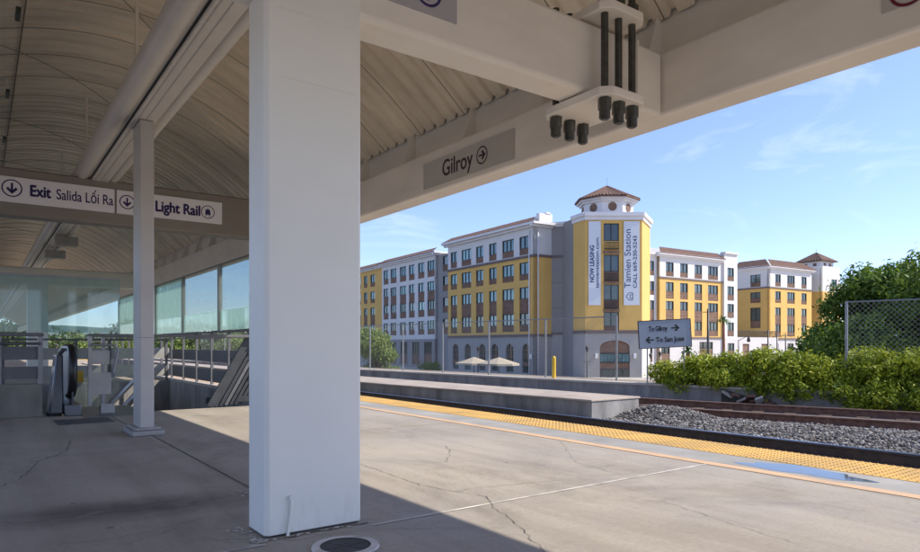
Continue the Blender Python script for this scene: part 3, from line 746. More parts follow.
# signs ---------------------------------------------------------------
def gsign(y0, y1, z0, z1, label, name='direction_sign'):
    s = empty(name, (GXI - .006, (y0 + y1) / 2, z0), label, 'sign')
    MB().box(GXI - .009, GXI - .0005, y0, y1, z0, z1).build('panel', M['signg'], s)
    return s
X_ = GXI
s = gsign(5.16, 6.88, 2.925, 3.245, 'grey Gilroy sign with circled arrow on the track side girder')
text('Gilroy', .27, (X_ - .0105, 6.47, 3.01), (0, -1, 0), (0, 0, 1), M['plum'], s, bold=.003, width=.60)
circ_arrow((X_ - .0105, 5.70, 3.09), (0, -1, 0), (0, 0, 1), .10, 0, M['plum'], s, th=.17)
s = gsign(.6, 1.73, 3.03, 3.33, 'grey sign with a maroon circle on the girder at the right edge')
circ_arrow((X_ - .0105, 1.58, 3.13), (0, -1, 0), (0, 0, 1), .11, 0, M['maroon'], s, th=.17)
bs = empty('beam_sign', (2.2, 3.325, 3.0), 'lilac grey sign with circled arrow on the beam beside the big column', 'sign')
MB().box(1.75, 2.405, 3.318, 3.3295, 3.0, 3.33).build('panel', M['signl'], bs)
circ_arrow((2.19, 3.3165, 3.14), (1, 0, 0), (0, 0, 1), .10, -math.pi / 2, M['navy'], bs, th=.17)
YF = 11.5 - .14
def zs(u, v, Y=YF):
    t = (u - 460) / 658; d = Y / (.807 - .5906 * t); return d * (.5906 + .807 * t), 1 + (345 - v) / 658 * d
s1 = empty('exit_sign', (.9, YF - .02, 3.03), 'white overhead sign reading Exit Salida Loi Ra', 'sign')
MB().box(-.6, 1.695, YF - .022, YF + .0, 3.035, 3.40).build('panel', M['signw'], s1, bevel=.004)
ex = dict(xd=(1, 0, 0), ud=(0, 0, 1))
circ_arrow((.385, YF - .0235, 3.235), (1, 0, 0), (0, 0, 1), .125, -math.pi / 2, M['navy'], s1, th=.14)
text('Exit', .225, (0.596, YF - .0235, 3.155), (1, 0, 0), (0, 0, 1), M['navy'], s1, bold=.008, width=0.259)
text('Salida Lối Ra', .215, (0.924, YF - .0235, 3.15), (1, 0, 0), (0, 0, 1), M['navy'], s1, bold=.002, width=0.752)
s2 = empty('light_rail_sign', (2.3, YF - .02, 3.03), 'white overhead sign reading Light Rail with a tram symbol', 'sign')
MB().box(1.725, 3.32, YF - .022, YF + .0, 3.035, 3.40).build('panel', M['signw'], s2, bevel=.004)
circ_arrow((1.87, YF - .0235, 3.225), (1, 0, 0), (0, 0, 1), .11, -math.pi / 2, M['navy'], s2, th=.14)
text('Light Rail', .235, (2.270, YF - .0235, 3.14), (1, 0, 0), (0, 0, 1), M['navy'], s2, bold=.008, width=0.689)
circ_arrow((3.087, YF - .0235, 3.215), (1, 0, 0), (0, 0, 1), .11, 0, M['navy'], s2, th=.12, arrow=False, name='tram_ring')
m_ = MB(); yq = YF - .0235
m_.face([(3.042, yq, 3.17), (3.132, yq, 3.17), (3.122, yq, 3.26), (3.052, yq, 3.26)]); m_.face([(3.042, yq, 3.145), (3.062, yq, 3.145), (3.072, yq, 3.165), (3.057, yq, 3.165)])
m_.face([(3.112, yq, 3.145), (3.132, yq, 3.145), (3.117, yq, 3.165), (3.102, yq, 3.165)]); m_.face([(3.082, yq, 3.265), (3.092, yq, 3.265), (3.092, yq, 3.29), (3.082, yq, 3.29)])
m_.build('tram_symbol', M['navy'], s2)

# ---------------------------------------------------------------- railings, glass, escalator
# concrete parapet on the near edge of the opening, left part
pw = empty('parapet_wall', (-.8, 10.9, 0), 'low grey concrete parapet left of the escalator', 'wall')
MB().box(-4, .72, 10.82, 11.0, 0.001, .46).build('wall', mat('stained_parapet_concrete', (.19, .18, .155), .9, var=.3, scale=2.5, streak=(1, 1, .4), bump=.3, bscale=18), pw, bevel=.01)
rl = empty('guard_railing', (-.8, 10.9, .46), 'steel guard railing with grey plates on the low parapet', 'railing')
for x in (-2.6, -1.6, -.7, .22, .70): MB().box(x - .03, x + .03, 10.88, 10.95, .46, 1.12).build('post', M['railp'], rl)
MB().box(-4, .74, 10.86, 10.97, 1.12, 1.17).build('top_rail', M['plate'], rl, bevel=.008)
m_ = MB(); m_.tube([(-4, 10.84, 1.02), (0, 10.84, 1.02), (.7, 10.84, 1.02)], .02, 10); m_.build('hand_rail_or_bar', M['steel'], rl, smooth=40)
MB().box(-4, .7, 10.91, 10.92, .80, .98).build('plate', M['plate'], rl); MB().box(-4, .7, 10.91, 10.92, .53, .70).build('plate', M['plate'], rl)
rl2 = empty('guard_railing', (1.4, 10.85, 0), 'short pale railing end with stacked plates beside the escalator', 'railing')
MB().box(1.28, 1.33, 10.84, 10.90, .12, 1.13).build('post', M['platel'], rl2)
MB().box(1.33, 1.56, 10.86, 10.875, .72, .92).build('plate', M['platel'], rl2); MB().box(1.33, 1.58, 10.86, 10.875, .28, .60).build('plate', M['platel'], rl2)
MB().box(1.28, 4.4, 10.84, 10.93, 1.12, 1.165).build('top_rail', M['plate'], rl2, bevel=.008)
m_ = MB(); m_.tube([(1.3, 10.80, 1.0), (1.6, 10.80, 1.0), (1.66, 10.8, .93), (1.6, 10.8, .60)], .02, 10); m_.build('hand_rail_or_bar', M['railp'], rl2, smooth=40)
MB().box(1.46, 1.50, 10.88, 10.93, .02, 1.12).build('post', M['railp'], rl2); MB().box(1.44, 1.62, 10.82, 10.95, .001, .14).build('base_block', M['platel'], rl2)
# glass screen on that line
gs = empty('glass_screen', (0, 10.91, 1.17), 'dusty glass screen above the front guard railing', 'glass screen')
MB().box(-4, 1.7, 10.905, 10.915, 1.18, 1.96).build('pane', M['frost2'], gs)
MB().box(-4, 1.7, 10.89, 10.93, 1.96, 1.985).build('frame', M['railp'], gs)
r5 = empty('guard_railing', (2.6, 20.2, 0), 'guard railing with grey plates on the far side of the stairwell', 'railing')
for x in (.5, 1.3, 2.1, 2.9, 3.7, 4.35): MB().box(x - .03, x + .03, 20.17, 20.23, 0, 1.12).build('post', M['plate'], r5)
MB().box(-3, 4.42, 20.15, 20.25, 1.12, 1.17).build('top_rail', M['plate'], r5)
for z0, z1 in ((.62, .92), (.12, .45)): MB().box(-3, 4.42, 20.19, 20.2, z0, z1).build('plate', M['platel'], r5)
# track-side railing and screen
XR = 4.5
r3 = empty('guard_railing', (XR, 16, 0), 'long guard railing with dark square plates below the glass on the track side', 'railing')
MB().box(XR - .05, XR + .05, 10.6, 40, 1.28, 1.33).build('top_rail', M['plate'], r3, bevel=.01)
m_ = MB(); m_.tube([(XR - .09, 10.7, 1.17), (XR - .09, 25, 1.17), (XR - .09, 40, 1.17)], .02, 10); m_.build('hand_rail_or_bar', M['railp'], r3, smooth=40)
MB().box(XR - .09, XR + .09, 10.6, 40, .001, .06).build('kerb', M['concl'], r3)
y = 10.8
while y < 34:
    MB().box(XR - .03, XR + .03, y, y + .05, .06, 1.28).build('post', M['plate'], r3)
    for z0, z1 in ((.60, .88), (.12, .42)): MB().box(XR - .008, XR + .002, y + .09, y + 1.30, z0, z1).build('plate', M['plate'], r3)
    y += 1.34
g3 = empty('glass_screen', (XR, 18, 1.33), 'glass screen between the track side railing and the girder', 'glass screen')
for y in (12.2, 15.55, 18.9, 22.3, 25.6, 29): MB().box(XR - .04, XR + .04, y - .05, y + .05, 1.33, GZ0 - .002).build('mullion', M['platel'], g3)
MB().box(XR - .004, XR + .004, 10.8, 18.85, 1.34, 1.80).build('frosted_band', M['frost'], g3)
MB().box(XR - .004, XR + .004, 10.8, 18.85, 1.804, GZ0 - .03).build('pane', M['glass'], g3)
MB().box(XR - .004, XR + .004, 18.95, 29, 1.34, GZ0 - .03).build('frosted_pane', M['frost'], g3)
MB().box(XR - .03, XR + .03, 10.8, 29, GZ0 - .028, GZ0 - .002).build('head_frame', M['railp'], g3)
# stair well sides, rear wall and floor
sw = empty('stairwell', (2.6, 15, -3.0), 'concrete stairwell sunk below the platform floor', 'stairwell'); sw['kind'] = 'structure'
m_ = MB(); m_.box(HX1 - .03, HX1 + .1, HY0 + .01, HY1, -3, -.012); m_.box(HX0 - .1, HX0 + .03, HY0 + .01, HY1, -3, -.012); m_.box(HX0, HX1, HY0 - .12, HY0, -3, -.905); m_.box(HX0, HX1, HY1 - .03, HY1 + .12, -3, -.012); m_.box(HX0, HX1, HY0, HY1, -3.1, -2.99)
m_.build('side_wall', M['concd'], sw)
# stair flight
stf = empty('stair_flight', (3.3, 14, 0), 'concrete stairs with pale sloping bars descending beside the escalator', 'stairs')
m_ = MB()
for i in range(16): m_.box(2.75, 4.3, 12.2 + i * .3, 12.5 + i * .3, -3.0, -.17 * (i + 1) + .0)
m_.build('steps', M['concl'], stf)
for za in (.16, -.12, .52):  # three pale sloping bars inside the stairwell
    m_ = MB(); m_.bar((2.9, 15.2, za + .03), (2.9, 19.8, za - 1.1), .05, .09); m_.build('hand_rail_or_bar', M['white'], stf)
m_ = MB(); m_.box(2.86, 2.94, 15.2, 15.26, -1.2, .6); m_.build('newel_post', M['platel'], stf)
# stepped stair guard
sg = empty('stair_guard', (3.4, 10.95, 0), 'dark sloping metal stair guard with parallel bars', 'railing')
for k in range(7):
    o0 = .10 * k
    m_ = MB(); m_.bar((3.02 + o0, 10.98 + .06 * k, .0), (3.66 + o0, 10.98 + .06 * k, 1.14), .05, .05 if k else .10); m_.build('bar', M['plate'] if k == 3 else M['guardm'], sg)
m_ = MB(); m_.bar((3.05, 11.3, .08), (4.35, 11.3, .08), .04, .1); m_.bar((3.45, 11.32, .75), (4.35, 11.32, .75), .04, .05); m_.build('cross_bar', M['guardm'], sg)
q = MB(); q.raw([(3.12, 11.45, .01), (4.4, 11.45, .01), (4.4, 11.45, 1.1), (3.74, 11.45, 1.1), (3.12, 11.48, .01), (4.4, 11.48, .01), (4.4, 11.48, 1.1), (3.74, 11.48, 1.1)], [(0, 1, 2, 3), (7, 6, 5, 4), (0, 4, 5, 1), (1, 5, 6, 2), (2, 6, 7, 3), (3, 7, 4, 0)]); q.build('panel', M['guardm'], sg)
# escalator
es = empty('escalator', (1.4, 11, 0), 'escalator end with black looped handrail and steel balustrade', 'escalator')
def balustrade(x):
    loop = []
    for i in range(13):
        a = math.pi / 2 + math.pi * i / 12
        loop.append((x, 11.02 + .30 * math.cos(a), .62 + .34 * math.sin(a)))
    top = [(x, 20, -3.5), (x, 13.2, .52), (x, 12.3, .88), (x, 11.7, .96)] + loop + [(x, 11.2, .27)]
    m_ = MB(); m_.tube(top, .055, 12); m_.build('handrail', M['rubber'], es, smooth=40)
    prof = [(10.80, .12), (10.75, .6), (10.86, .84), (11.1, .92), (11.7, .92), (12.3, .84), (13.2, .46), (20, -3.5), (20, -4.3), (12.0, .1)]
    a = [(x - .012, p, q) for p, q in prof]; b = [(x + .012, p, q) for p, q in prof]; n = len(prof)
    m_ = MB(); m_.raw(a + b, [tuple(range(n)), tuple(reversed(range(n, 2 * n)))] + [(i, i + n, (i + 1) % n + n, (i + 1) % n) for i in range(n)]); m_.build('balustrade_panel', M['steel'], es)
    m_ = MB(); m_.box(x - .1, x + .1, 10.72, 12.2, .001, .16); m_.build('skirt', M['steel'], es, bevel=.01)
balustrade(1.08)
m_ = MB(); q = [(.80, 10.9, .02), (.98, 10.9, .02), (.98, 10.98, .86), (.90, 10.98, .86)]; q2 = [(a, b + .5, c) for a, b, c in q]
m_.raw(q + q2, [(0, 1, 2, 3), (7, 6, 5, 4), (0, 4, 5, 1), (1, 5, 6, 2), (2, 6, 7, 3), (3, 7, 4, 0)]); m_.build('side_cladding', M['smoked'], es, bevel=.02)
m_ = MB(); m_.box(1.19, 2.0, 10.3, 12.0, .001, .008); m_.build('comb_plate', M['steel'], es)
m_ = MB(); m_.box(.80, 1.45, 9.55, 10.25, .0005, .004)
for i in range(16): m_.box(.84 + i * .037, .86 + i * .037, 9.6, 10.2, .004, .009)
m_.build('floor_grate', M['gravd'], es)
m_ = MB()
for i in range(14): m_.box(1.2, 1.98, 12.0 + i * .4, 12.4 + i * .4, -.3 - .21 * (i + 1), -.02 - .21 * i)
m_.build('steps', M['bolt'], es)
m_ = MB(); m_.box(1.17, 1.25, 11.1, 11.106, .45, .62); tag(m_.build('warning_sticker', M['yellow'], es), 'small yellow warning sticker')

# ---------------------------------------------------------------- fence along the far wall
def fence(ya, yb, posts, label, top=1.86, off=.42, base=-.04, step=.09, wr=.0028):
    f = empty('chain_link_fence', (interp(WALL, (ya + yb) / 2) + off, (ya + yb) / 2, base), label, 'fence')
    for y in posts:
        x = interp(ws, y) + off
        m_ = MB(); m_.tube([(x, y, base), (x, y, (top + base) / 2), (x, y, top + .02)], .03, 10); m_.build('post', M['galv'], f, smooth=40)
    pts = []; y = ya
    while y < yb: pts.append((interp(ws, y) + off, y)); y += .25
    pts.append((interp(ws, yb) + off, yb))
    m_ = MB(); m_.tube([(x, y, top) for x, y in pts], .018, 6); m_.build('top_rail', M['galv'], f, smooth=40)
    L = [0]
    for a, b in zip(pts, pts[1:]): L.append(L[-1] + math.hypot(b[0] - a[0], b[1] - a[1]))
    def at(s):
        s = min(max(s, 0), L[-1])
        for i in range(len(L) - 1):
            if s <= L[i + 1]: fr = (s - L[i]) / (L[i + 1] - L[i]); return pts[i][0] + (pts[i + 1][0] - pts[i][0]) * fr, pts[i][1] + (pts[i + 1][1] - pts[i][1]) * fr
    m_ = MB(); h = top - base - .03; s0 = -h
    while s0 < L[-1]:
        for sg_ in (0, 1):
            a, b = max(s0, 0), min(s0 + h, L[-1])
            if b - a < .03: continue
            za, zb = base + .02 + (a - s0), base + .02 + (b - s0)
            if sg_: za, zb = base + .02 + h - (a - s0), base + .02 + h - (b - s0)
            pa, pb = at(a), at(b); pm = at((a + b) / 2)
            for (p, z, q, zz) in ((pa, za, pm, (za + zb) / 2), (pm, (za + zb) / 2, pb, zb)):
                m_.tube([(p[0], p[1], z), (q[0], q[1], zz)], wr, 3, cap=False)
        s0 += step
    m_.build('wire_mesh', M['mesh'], f)
    return f
def wy(u):   # y on the fence line for a bearing, measured once
    t = (u - 460) / 658; ax, ay = .5906 + .807 * t, .807 - .5906 * t; y = 3.0
    while y < 60 and (interp(ws, y) + .42) / y > ax / ay: y += .02
    return y
fp = [wy(u) for u in (845, 617, 546, 489, 443, 403, 370)]
fence(2.2, fp[0], [fp[0] - .03, 2.6], 'chain link fence standing before the dark trees on the right', top=1.95, step=.105, wr=.0026)
fence(fp[1] - .0, 44, [y for y in fp[1:]] + [34, 40], 'long thin chain link fence on the far retaining wall', top=1.80, step=.12, wr=.0022)
# yellow marker post
y = wy(557); x = interp(ws, y) + .3
m_ = MB(); m_.tube([(x, y, 0), (x, y, .3), (x, y, .62)], .06, 14); m_.tube([(x, y, .62), (x, y, .65), (x, y, .67)], .06, 14, r2=.02)
tag(m_.build('marker_post', M['yellow'], smooth=40), 'short yellow marker post on the far wall left of the tower', 'bollard')

# direction sign by the tracks
xd = (RIGHT * math.cos(R(3.0)) + Vector((0, 0, 1)) * math.sin(R(3.0))); ud = (Vector((0, 0, 1)) * math.cos(R(3.0)) - RIGHT * math.sin(R(3.0)))
sc_c = Vector((13.88, 10.28, 1.283)); nrm = xd.cross(ud)
ts = empty('track_sign', (13.88, 10.28, -.0), 'tilted blue grey sign reading To Gilroy and To San Jose by the far track', 'sign')
MB().obox(sc_c, xd * .655, -nrm * .015, ud * .345).build('panel', mat('blue_grey_sign_face', (.29, .325, .37), .5, var=.05), ts, bevel=.004)
m_ = MB()
for sx_, sz_ in ((-1, 0), (1, 0)): m_.obox(sc_c + xd * .655 * sx_ + nrm * .003, xd * .008, nrm * .018, ud * .35)
for sz_ in (-1, 1): m_.obox(sc_c + ud * .345 * sz_ + nrm * .003, xd * .66, nrm * .018, ud * .008)
m_.build('frame', M['black'], ts)
for k in (-.42, .5):
    p = sc_c + xd * k - nrm * .05; MB().tube([(p.x, p.y, -.3), (p.x, p.y, .5), (p.x, p.y, 1.5)], .017, 10).build('post', M['railp'], ts)
fo = sc_c + nrm * .017
text('To Gilroy', .175, fo + xd * -.40 + ud * .08, xd, ud, M['black'], ts, bold=.006, width=.47)
text('To San Jose', .175, fo + xd * -.23 + ud * -.20, xd, ud, M['black'], ts, bold=.006, width=.70)
arrow(fo + xd * .27 + ud * .135, xd, ud, .105, 0, M['black'], ts); arrow(fo + xd * -.39 + ud * -.14, xd, ud, .105, math.pi, M['black'], ts)

# ---------------------------------------------------------------- vegetation
def foliage(blobs, n, size, seed, flat=.0, droop=0, core=.35):
    rnd = random.Random(seed); m_ = MB(); tot = sum(b[3] * b[4] * b[5] for b in blobs) ** 1.0
    for b in blobs:
        k = int(n * (b[3] * b[4] * b[5]) / tot)
        cl_n = max(6, k // 22)
        for c in range(cl_n):
            while True:
                d = Vector((rnd.gauss(0, 1), rnd.gauss(0, 1), rnd.gauss(0, 1)))
                if d.length > .01: break
            d.normalize(); rr = (rnd.random() ** core) * rnd.uniform(.86, 1.12)
            cc = Vector((b[0] + d.x * b[3] * rr, b[1] + d.y * b[4] * rr, b[2] + d.z * b[5] * rr)); cs = size * rnd.uniform(1.6, 3.2)
            for j in range(22):
                p = cc + Vector((rnd.gauss(0, 1), rnd.gauss(0, 1), rnd.gauss(0, .8))) * cs * .6
                nn = (d * .9 + Vector((rnd.gauss(0, 1), rnd.gauss(0, 1), rnd.gauss(0, 1) + .4)) * .7).normalized()
                t = nn.cross(Vector((rnd.gauss(0, 1), rnd.gauss(0, 1), rnd.gauss(0, 1) - droop * 3))).normalized(); s_ = nn.cross(t)
                L = size * rnd.uniform(.6, 1.3); W = L * rnd.uniform(.3, .5)
                m_.face([p - t * L, p - t * L * .1 + s_ * W + nn * L * .08, p + t * L, p - t * L * .1 - s_ * W + nn * L * .08])
    return m_
def shrub(name, x, y, zb, blobs, n, size, seed, m, label, cat='shrub', group=None, trunk=None):
    o = empty(name, (x, y, zb), label, cat, group)
    foliage(blobs, n, size, seed).build('crown' if name.endswith('tree') else 'foliage', m, o)
    rnd = random.Random(seed); m_ = MB(); zt = max(b[2] for b in blobs)
    r0 = trunk or .03
    m_.tube([(x, y, zb), (x + r0, y, zb + (zt - zb) * .4), (x, y + r0, zt - .05)], r0, 8, r2=r0 * .5)
    for b in blobs: m_.tube([(x, y, zb + (zt - zb) * .3), ((x + b[0]) / 2, (y + b[1]) / 2, (zb + zt) / 2), (b[0], b[1], b[2])], r0 * .6, 6, r2=r0 * .2)
    m_.build('trunk', M['bark'], o, smooth=True)
    return o
rnd = random.Random(21)
hd = [(10.25, .66, 'leftmost low green shrub of the row, at the right edge of the track sign'), (9.6, .80, 'second leafy shrub from the track sign on the far wall'), (8.95, .86, 'leafy shrub behind the rubble pile on the far wall'),
      (8.3, .88, 'dense yellow green shrub just right of the rubble pile'), (7.6, .90, 'dense shrub left of the tall fence post on the right'), (6.85, .86, 'shrub at the foot of the tall fence post on the right'),
      (6.1, .9, 'shrub hanging over the wall right of the tall fence post'), (5.2, .98, 'big shrub spilling down the wall face at the right edge'), (4.1, 1.0, 'last shrub of the hedge row at the edge of the picture')]
for i, (y, h, lab) in enumerate(hd):
    x = interp(ws, y) + .38; bl = []; h *= (1, .94, 1.1, .93, 1.02, .9, 1.08, .96, 1)[i]
    for k in range(9):
        bl.append((x + rnd.uniform(-.3, .45), y + rnd.uniform(-.55, .55), .02 + (h - .26) * k / 8, rnd.uniform(.30, .42), rnd.uniform(.36, .5), rnd.uniform(.2, .28)))
    if y < 8.5: bl.append((x - .45, y - .2, .02, .28, .45, .26))
    if y < 6.5: bl += [(x - .62, y - .2, -.12, .28, .45, .3), (x - .6, y + .1, -.3, .22, .4, .2)]
    shrub('shrub', x, y, -.03, bl, 9500, .046, 100 + i, M['leafh'], lab, 'shrub', 'hedge shrubs along the far wall')
# trees behind the right fence
def tree(x, y, zb, zt, r, n, size, seed, m, lab, nb=14, grp='trees behind the fence', tr_=.12, spread=1.0):
    rnd = random.Random(seed); bl = []
    for k in range(nb):
        a = rnd.uniform(0, 6.28); q = rnd.uniform(.15, 1); f = rnd.random()
        zz = zb + (zt - zb) * (.12 + .76 * f); w_ = r * (1 - .45 * abs(f - .35)) * spread
        bl.append((x + math.cos(a) * q * w_ * .75, y + math.sin(a) * q * w_ * .75, zz, r * rnd.uniform(.28, .5), r * rnd.uniform(.28, .5), r * rnd.uniform(.18, .34)))
    return shrub('broadleaf_tree', x, y, zb, bl, n, size, seed, m, lab, 'tree', grp, trunk=tr_)
tree(26.2, 11.0, -2.5, 4.0, 2.2, 34000, .10, 31, M['leaft'], 'dark green tree behind the fence, just right of the far small tower', 18)
tree(25.8, 9.2, -2.5, 4.4, 2.4, 36000, .10, 32, M['leaft'], 'dense dark tree behind the fence, middle one of the group', 20)
tree(24.6, 6.7, -2.5, 4.55, 2.6, 34000, .10, 33, M['leaft'], 'tallest dark tree behind the fence at the right edge', 20)
tree(22.6, 9.0, -2.3, 2.1, 1.9, 26000, .09, 34, M['leaft'], 'lower dark bush right behind the chain link fence', 14)
tree(28.5, 13.4, -2.5, 1.5, 1.5, 18000, .12, 37, M['leaft'], 'low dark bush behind the trees, just right of the second building', 16)
tree(30, 8.5, -2.5, 3.0, 3.2, 24000, .12, 38, M['leaft'], 'dark bush filling in behind the middle tree', 16)
tree(27.5, 3.4, -2.5, 4.8, 2.6, 9000, .1, 35, M['leaft'], 'dark tree beyond the right edge of the fence', 16)
# willow bush left of the building
tree(22.9, 41.2, -2.5, 2.15, 2.1, 30000, .11, 36, M['leafw'], 'light green willowy bush below the far yellow building', 16, grp='light green bushes beyond the tracks', spread=.8)
k = 0
for (x, y, zt, r, lab) in ((21.5, 52, 1.9, 2.6, 'light bush beyond the railings, nearest the willowy bush'), (18.0, 57, 1.5, 2.4, 'round light bush seen between the railing posts, right part'), (15.0, 66, 1.8, 2.6, 'light bush seen between the railing posts, middle part'), (13, 78, 1.9, 3, 'light bush seen through the railing, left part'), (9.5, 84, 2.0, 3.2, 'light bush behind the slim column')):
    tree(x, y, -2.5, zt, r, 4200, .16, 50 + k, M['leafw'], lab, 10, grp='light green bushes beyond the tracks'); k += 1
# far tree line
rnd = random.Random(77); k = 0
for i in range(22):
    a = -.06 + i * .0245 + rnd.uniform(-.006, .006); d = rnd.uniform(150, 210)
    zt = rnd.uniform(5, 9.5) * d / 180
    bl = []; x, y = math.sin(a) * d, math.cos(a) * d
    for q in range(7): bl.append((x + rnd.uniform(-3.5, 3.5), y + rnd.uniform(-3, 3), -1 + (zt - 1) * rnd.uniform(.2, .85), rnd.uniform(2, 3), rnd.uniform(2, 3), rnd.uniform(1.3, 2)))
    shrub('broadleaf_tree', x, y, -2.6, bl, 900, .5, 200 + i, M['leaff'], 'small far tree in the hazy tree line at the end of the tracks', 'tree', 'far tree line', trunk=.25)

# ---------------------------------------------------------------- apartment buildings
UA = Vector((.0645, .998, 0)).normalized(); UB = Vector((.998, -.0645, 0)).normalized()
UP = Vector((0, 0, 1))
def rect_union(cuts, a0, a1, b0, b1): return any(a0 >= c[0] - 1e-4 and a1 <= c[1] + 1e-4 and b0 >= c[2] - 1e-4 and b1 <= c[3] + 1e-4 for c in cuts)
def skin(o, D, Nn, L, z0, z1, cuts, m, parent, label=None, dep=.30, name='wall', s0=0):
    """wall skin with real openings; cuts = (s0, s1, z0, z1)"""
    cuts = [(max(c[0], s0), min(c[1], L), max(c[2], z0), min(c[3], z1)) for c in cuts if c[3] > z0 and c[2] < z1 and c[1] > s0 and c[0] < L]
    ss = sorted({s0, L} | {round(c[k], 4) for c in cuts for k in (0, 1)}); zz = sorted({z0, z1} | {round(c[k], 4) for c in cuts for k in (2, 3)})
    mb = MB(); o = Vector((o[0], o[1], 0))
    def Pt(s, z, d=0): return o + D * s + UP * z - Nn * d
    for a, b in zip(ss, ss[1:]):
        for c, d in zip(zz, zz[1:]):
            if not rect_union(cuts, a, b, c, d): mb.face([Pt(a, c), Pt(b, c), Pt(b, d), Pt(a, d)])
    for c in cuts:
        for (p, q) in (((c[0], c[2]), (c[0], c[3])), ((c[1], c[2]), (c[1], c[3])), ((c[0], c[2]), (c[1], c[2])), ((c[0], c[3]), (c[1], c[3]))):
            if (p[1] == q[1]) and (abs(p[1] - z0) < 1e-3 or abs(p[1] - z1) < 1e-3): continue
            mb.face([Pt(*p), Pt(*q), Pt(*q, dep), Pt(*p, dep)])
    for s in (s0, L): mb.face([Pt(s, z0), Pt(s, z1), Pt(s, z1, dep + .1), Pt(s, z0, dep + .1)])
    w_ = mb.build(name, m, parent)
    if label: w_['label'] = label
    return w_
def window(o, D, Nn, sc_, wd, zb, zt, sp, parent, pm, double=True, spm=None, bars=0):
    o = Vector((o[0], o[1], 0))
    def bx(a, b, c, d, d0, d1, mb):
        cc = o + D * ((a + b) / 2) + UP * ((c + d) / 2) - Nn * ((d0 + d1) / 2)
        mb.obox(cc, D * (b - a) / 2, Nn * (d1 - d0) / 2, UP * (d - c) / 2)
    a, b = sc_ - wd / 2, sc_ + wd / 2; t = .07
    f = MB()
    bx(a, a + t, zb, zt, .08, .2, f); bx(b - t, b, zb, zt, .08, .2, f); bx(a + t, b - t, zt - t, zt, .08, .2, f); bx(a + t, b - t, zb, zb + t, .08, .2, f)
    n = 3 if wd > 2 else 2
    for k in range(1, n): q = a + (b - a) * k / n; bx(q - .04, q + .04, zb + t, zt - t, .09, .19, f)
    w_ = f.build('window', M['frame'], parent)
    p = MB(); bx(a + t, b - t, zb + t, zt - t, .17, .18, p); p.build('pane', pm, w_)
    if sp < zb:
        p = MB(); bx(a, b, sp, zb, .10, .22, p)
        nb = 3
        for k in range(nb): q = sp + (zb - sp) * (k + .5) / nb; bx(a + .05, b - .05, q - .03, q + .03, .06, .10, p)
        p.build('spandrel', spm or M['bare'], w_)
    return w_
def cornice(mb, o, D, Nn, L, z, out=.7, h=.35, e0=.0, e1=.0):
    o = Vector((o[0], o[1], 0)); a = -e0; b = L + e1
    for (d0, d1, z0, z1) in ((0.0, out * .45, z - h, z - h * .5), (0.0, out, z - h * .5 + .003, z)):
        mb.obox(o + D * (a + b) / 2 + Nn * (d0 + d1) / 2 + UP * (z0 + z1) / 2, D * (b - a) / 2, Nn * (d1 - d0) / 2, UP * (z1 - z0) / 2)
def tileroof(parent, o, D, Nn, L, z, out=.8, run=2.4, rise=.75, e0=.5, e1=.5, hip0=True, hip1=True):
    o = Vector((o[0], o[1], 0)); mb = MB()
    a, b = -e0, L + e1
    n = max(4, int((b - a) / .45)); 
    def Pt(s, d, zz): return o + D * s - Nn * d + UP * zz
    # half round tile courses
    for i in range(n):
        s0_, s1_ = a + (b - a) * i / n, a + (b - a) * (i + 1) / n; sm = (s0_ + s1_) / 2
        def top(s):
            f = 1
            if hip0: f = min(f, (s - a) / (run + out) + .03)
            if hip1: f = min(f, (b - s) / (run + out) + .03)
            return min(1, max(.03, f))
        for p, q in ((s0_, sm), (sm, s1_)):
            fp_, fq = top(p), top(q)
            zp = .07 if p == sm else 0; zq = .07 if q == sm else 0
            mb.face([Pt(p, -out, z + zp), Pt(q, -out, z + zq), Pt(q, -out + (run + out) * fq, z + rise * fq + zq), Pt(p, -out + (run + out) * fp_, z + rise * fp_ + zp)])
    mb.obox(o + D * (a + b) / 2 + Nn * (out - .04) + UP * (z - .05), D * (b - a) / 2, Nn * .03, UP * .06)
    return mb.build('tile_roof', M['tile'], parent)

ROWS = [(12.1, 13.5, 11.35), (9.1, 10.5, 8.45), (6.3, 7.65, 4.65), (3.3, 4.65, 2.55)]
def wins(o, D, Nn, cols_, parent, pm, rows=ROWS, spm=None):
    cuts = []
    for (s, wd) in cols_:
        for (zb, zt, sp) in rows:
            window(o, D, Nn, s, wd, zb, zt, sp, parent, pm, spm=spm); cuts.append((s - wd / 2, s + wd / 2, sp, zt))
    return cuts
def P2(o, D, s, D2=None, t=0):
    v = Vector((o[0], o[1], 0)) + D * s
    if D2 is not None: v += D2 * t
    return (v.x, v.y)
apt = empty('apartment_building', (60, 62, -2.6), 'large yellow, white and grey apartment building with a corner tower and tile roofs', 'building')
ZG, ZT = -2.6, 14.45
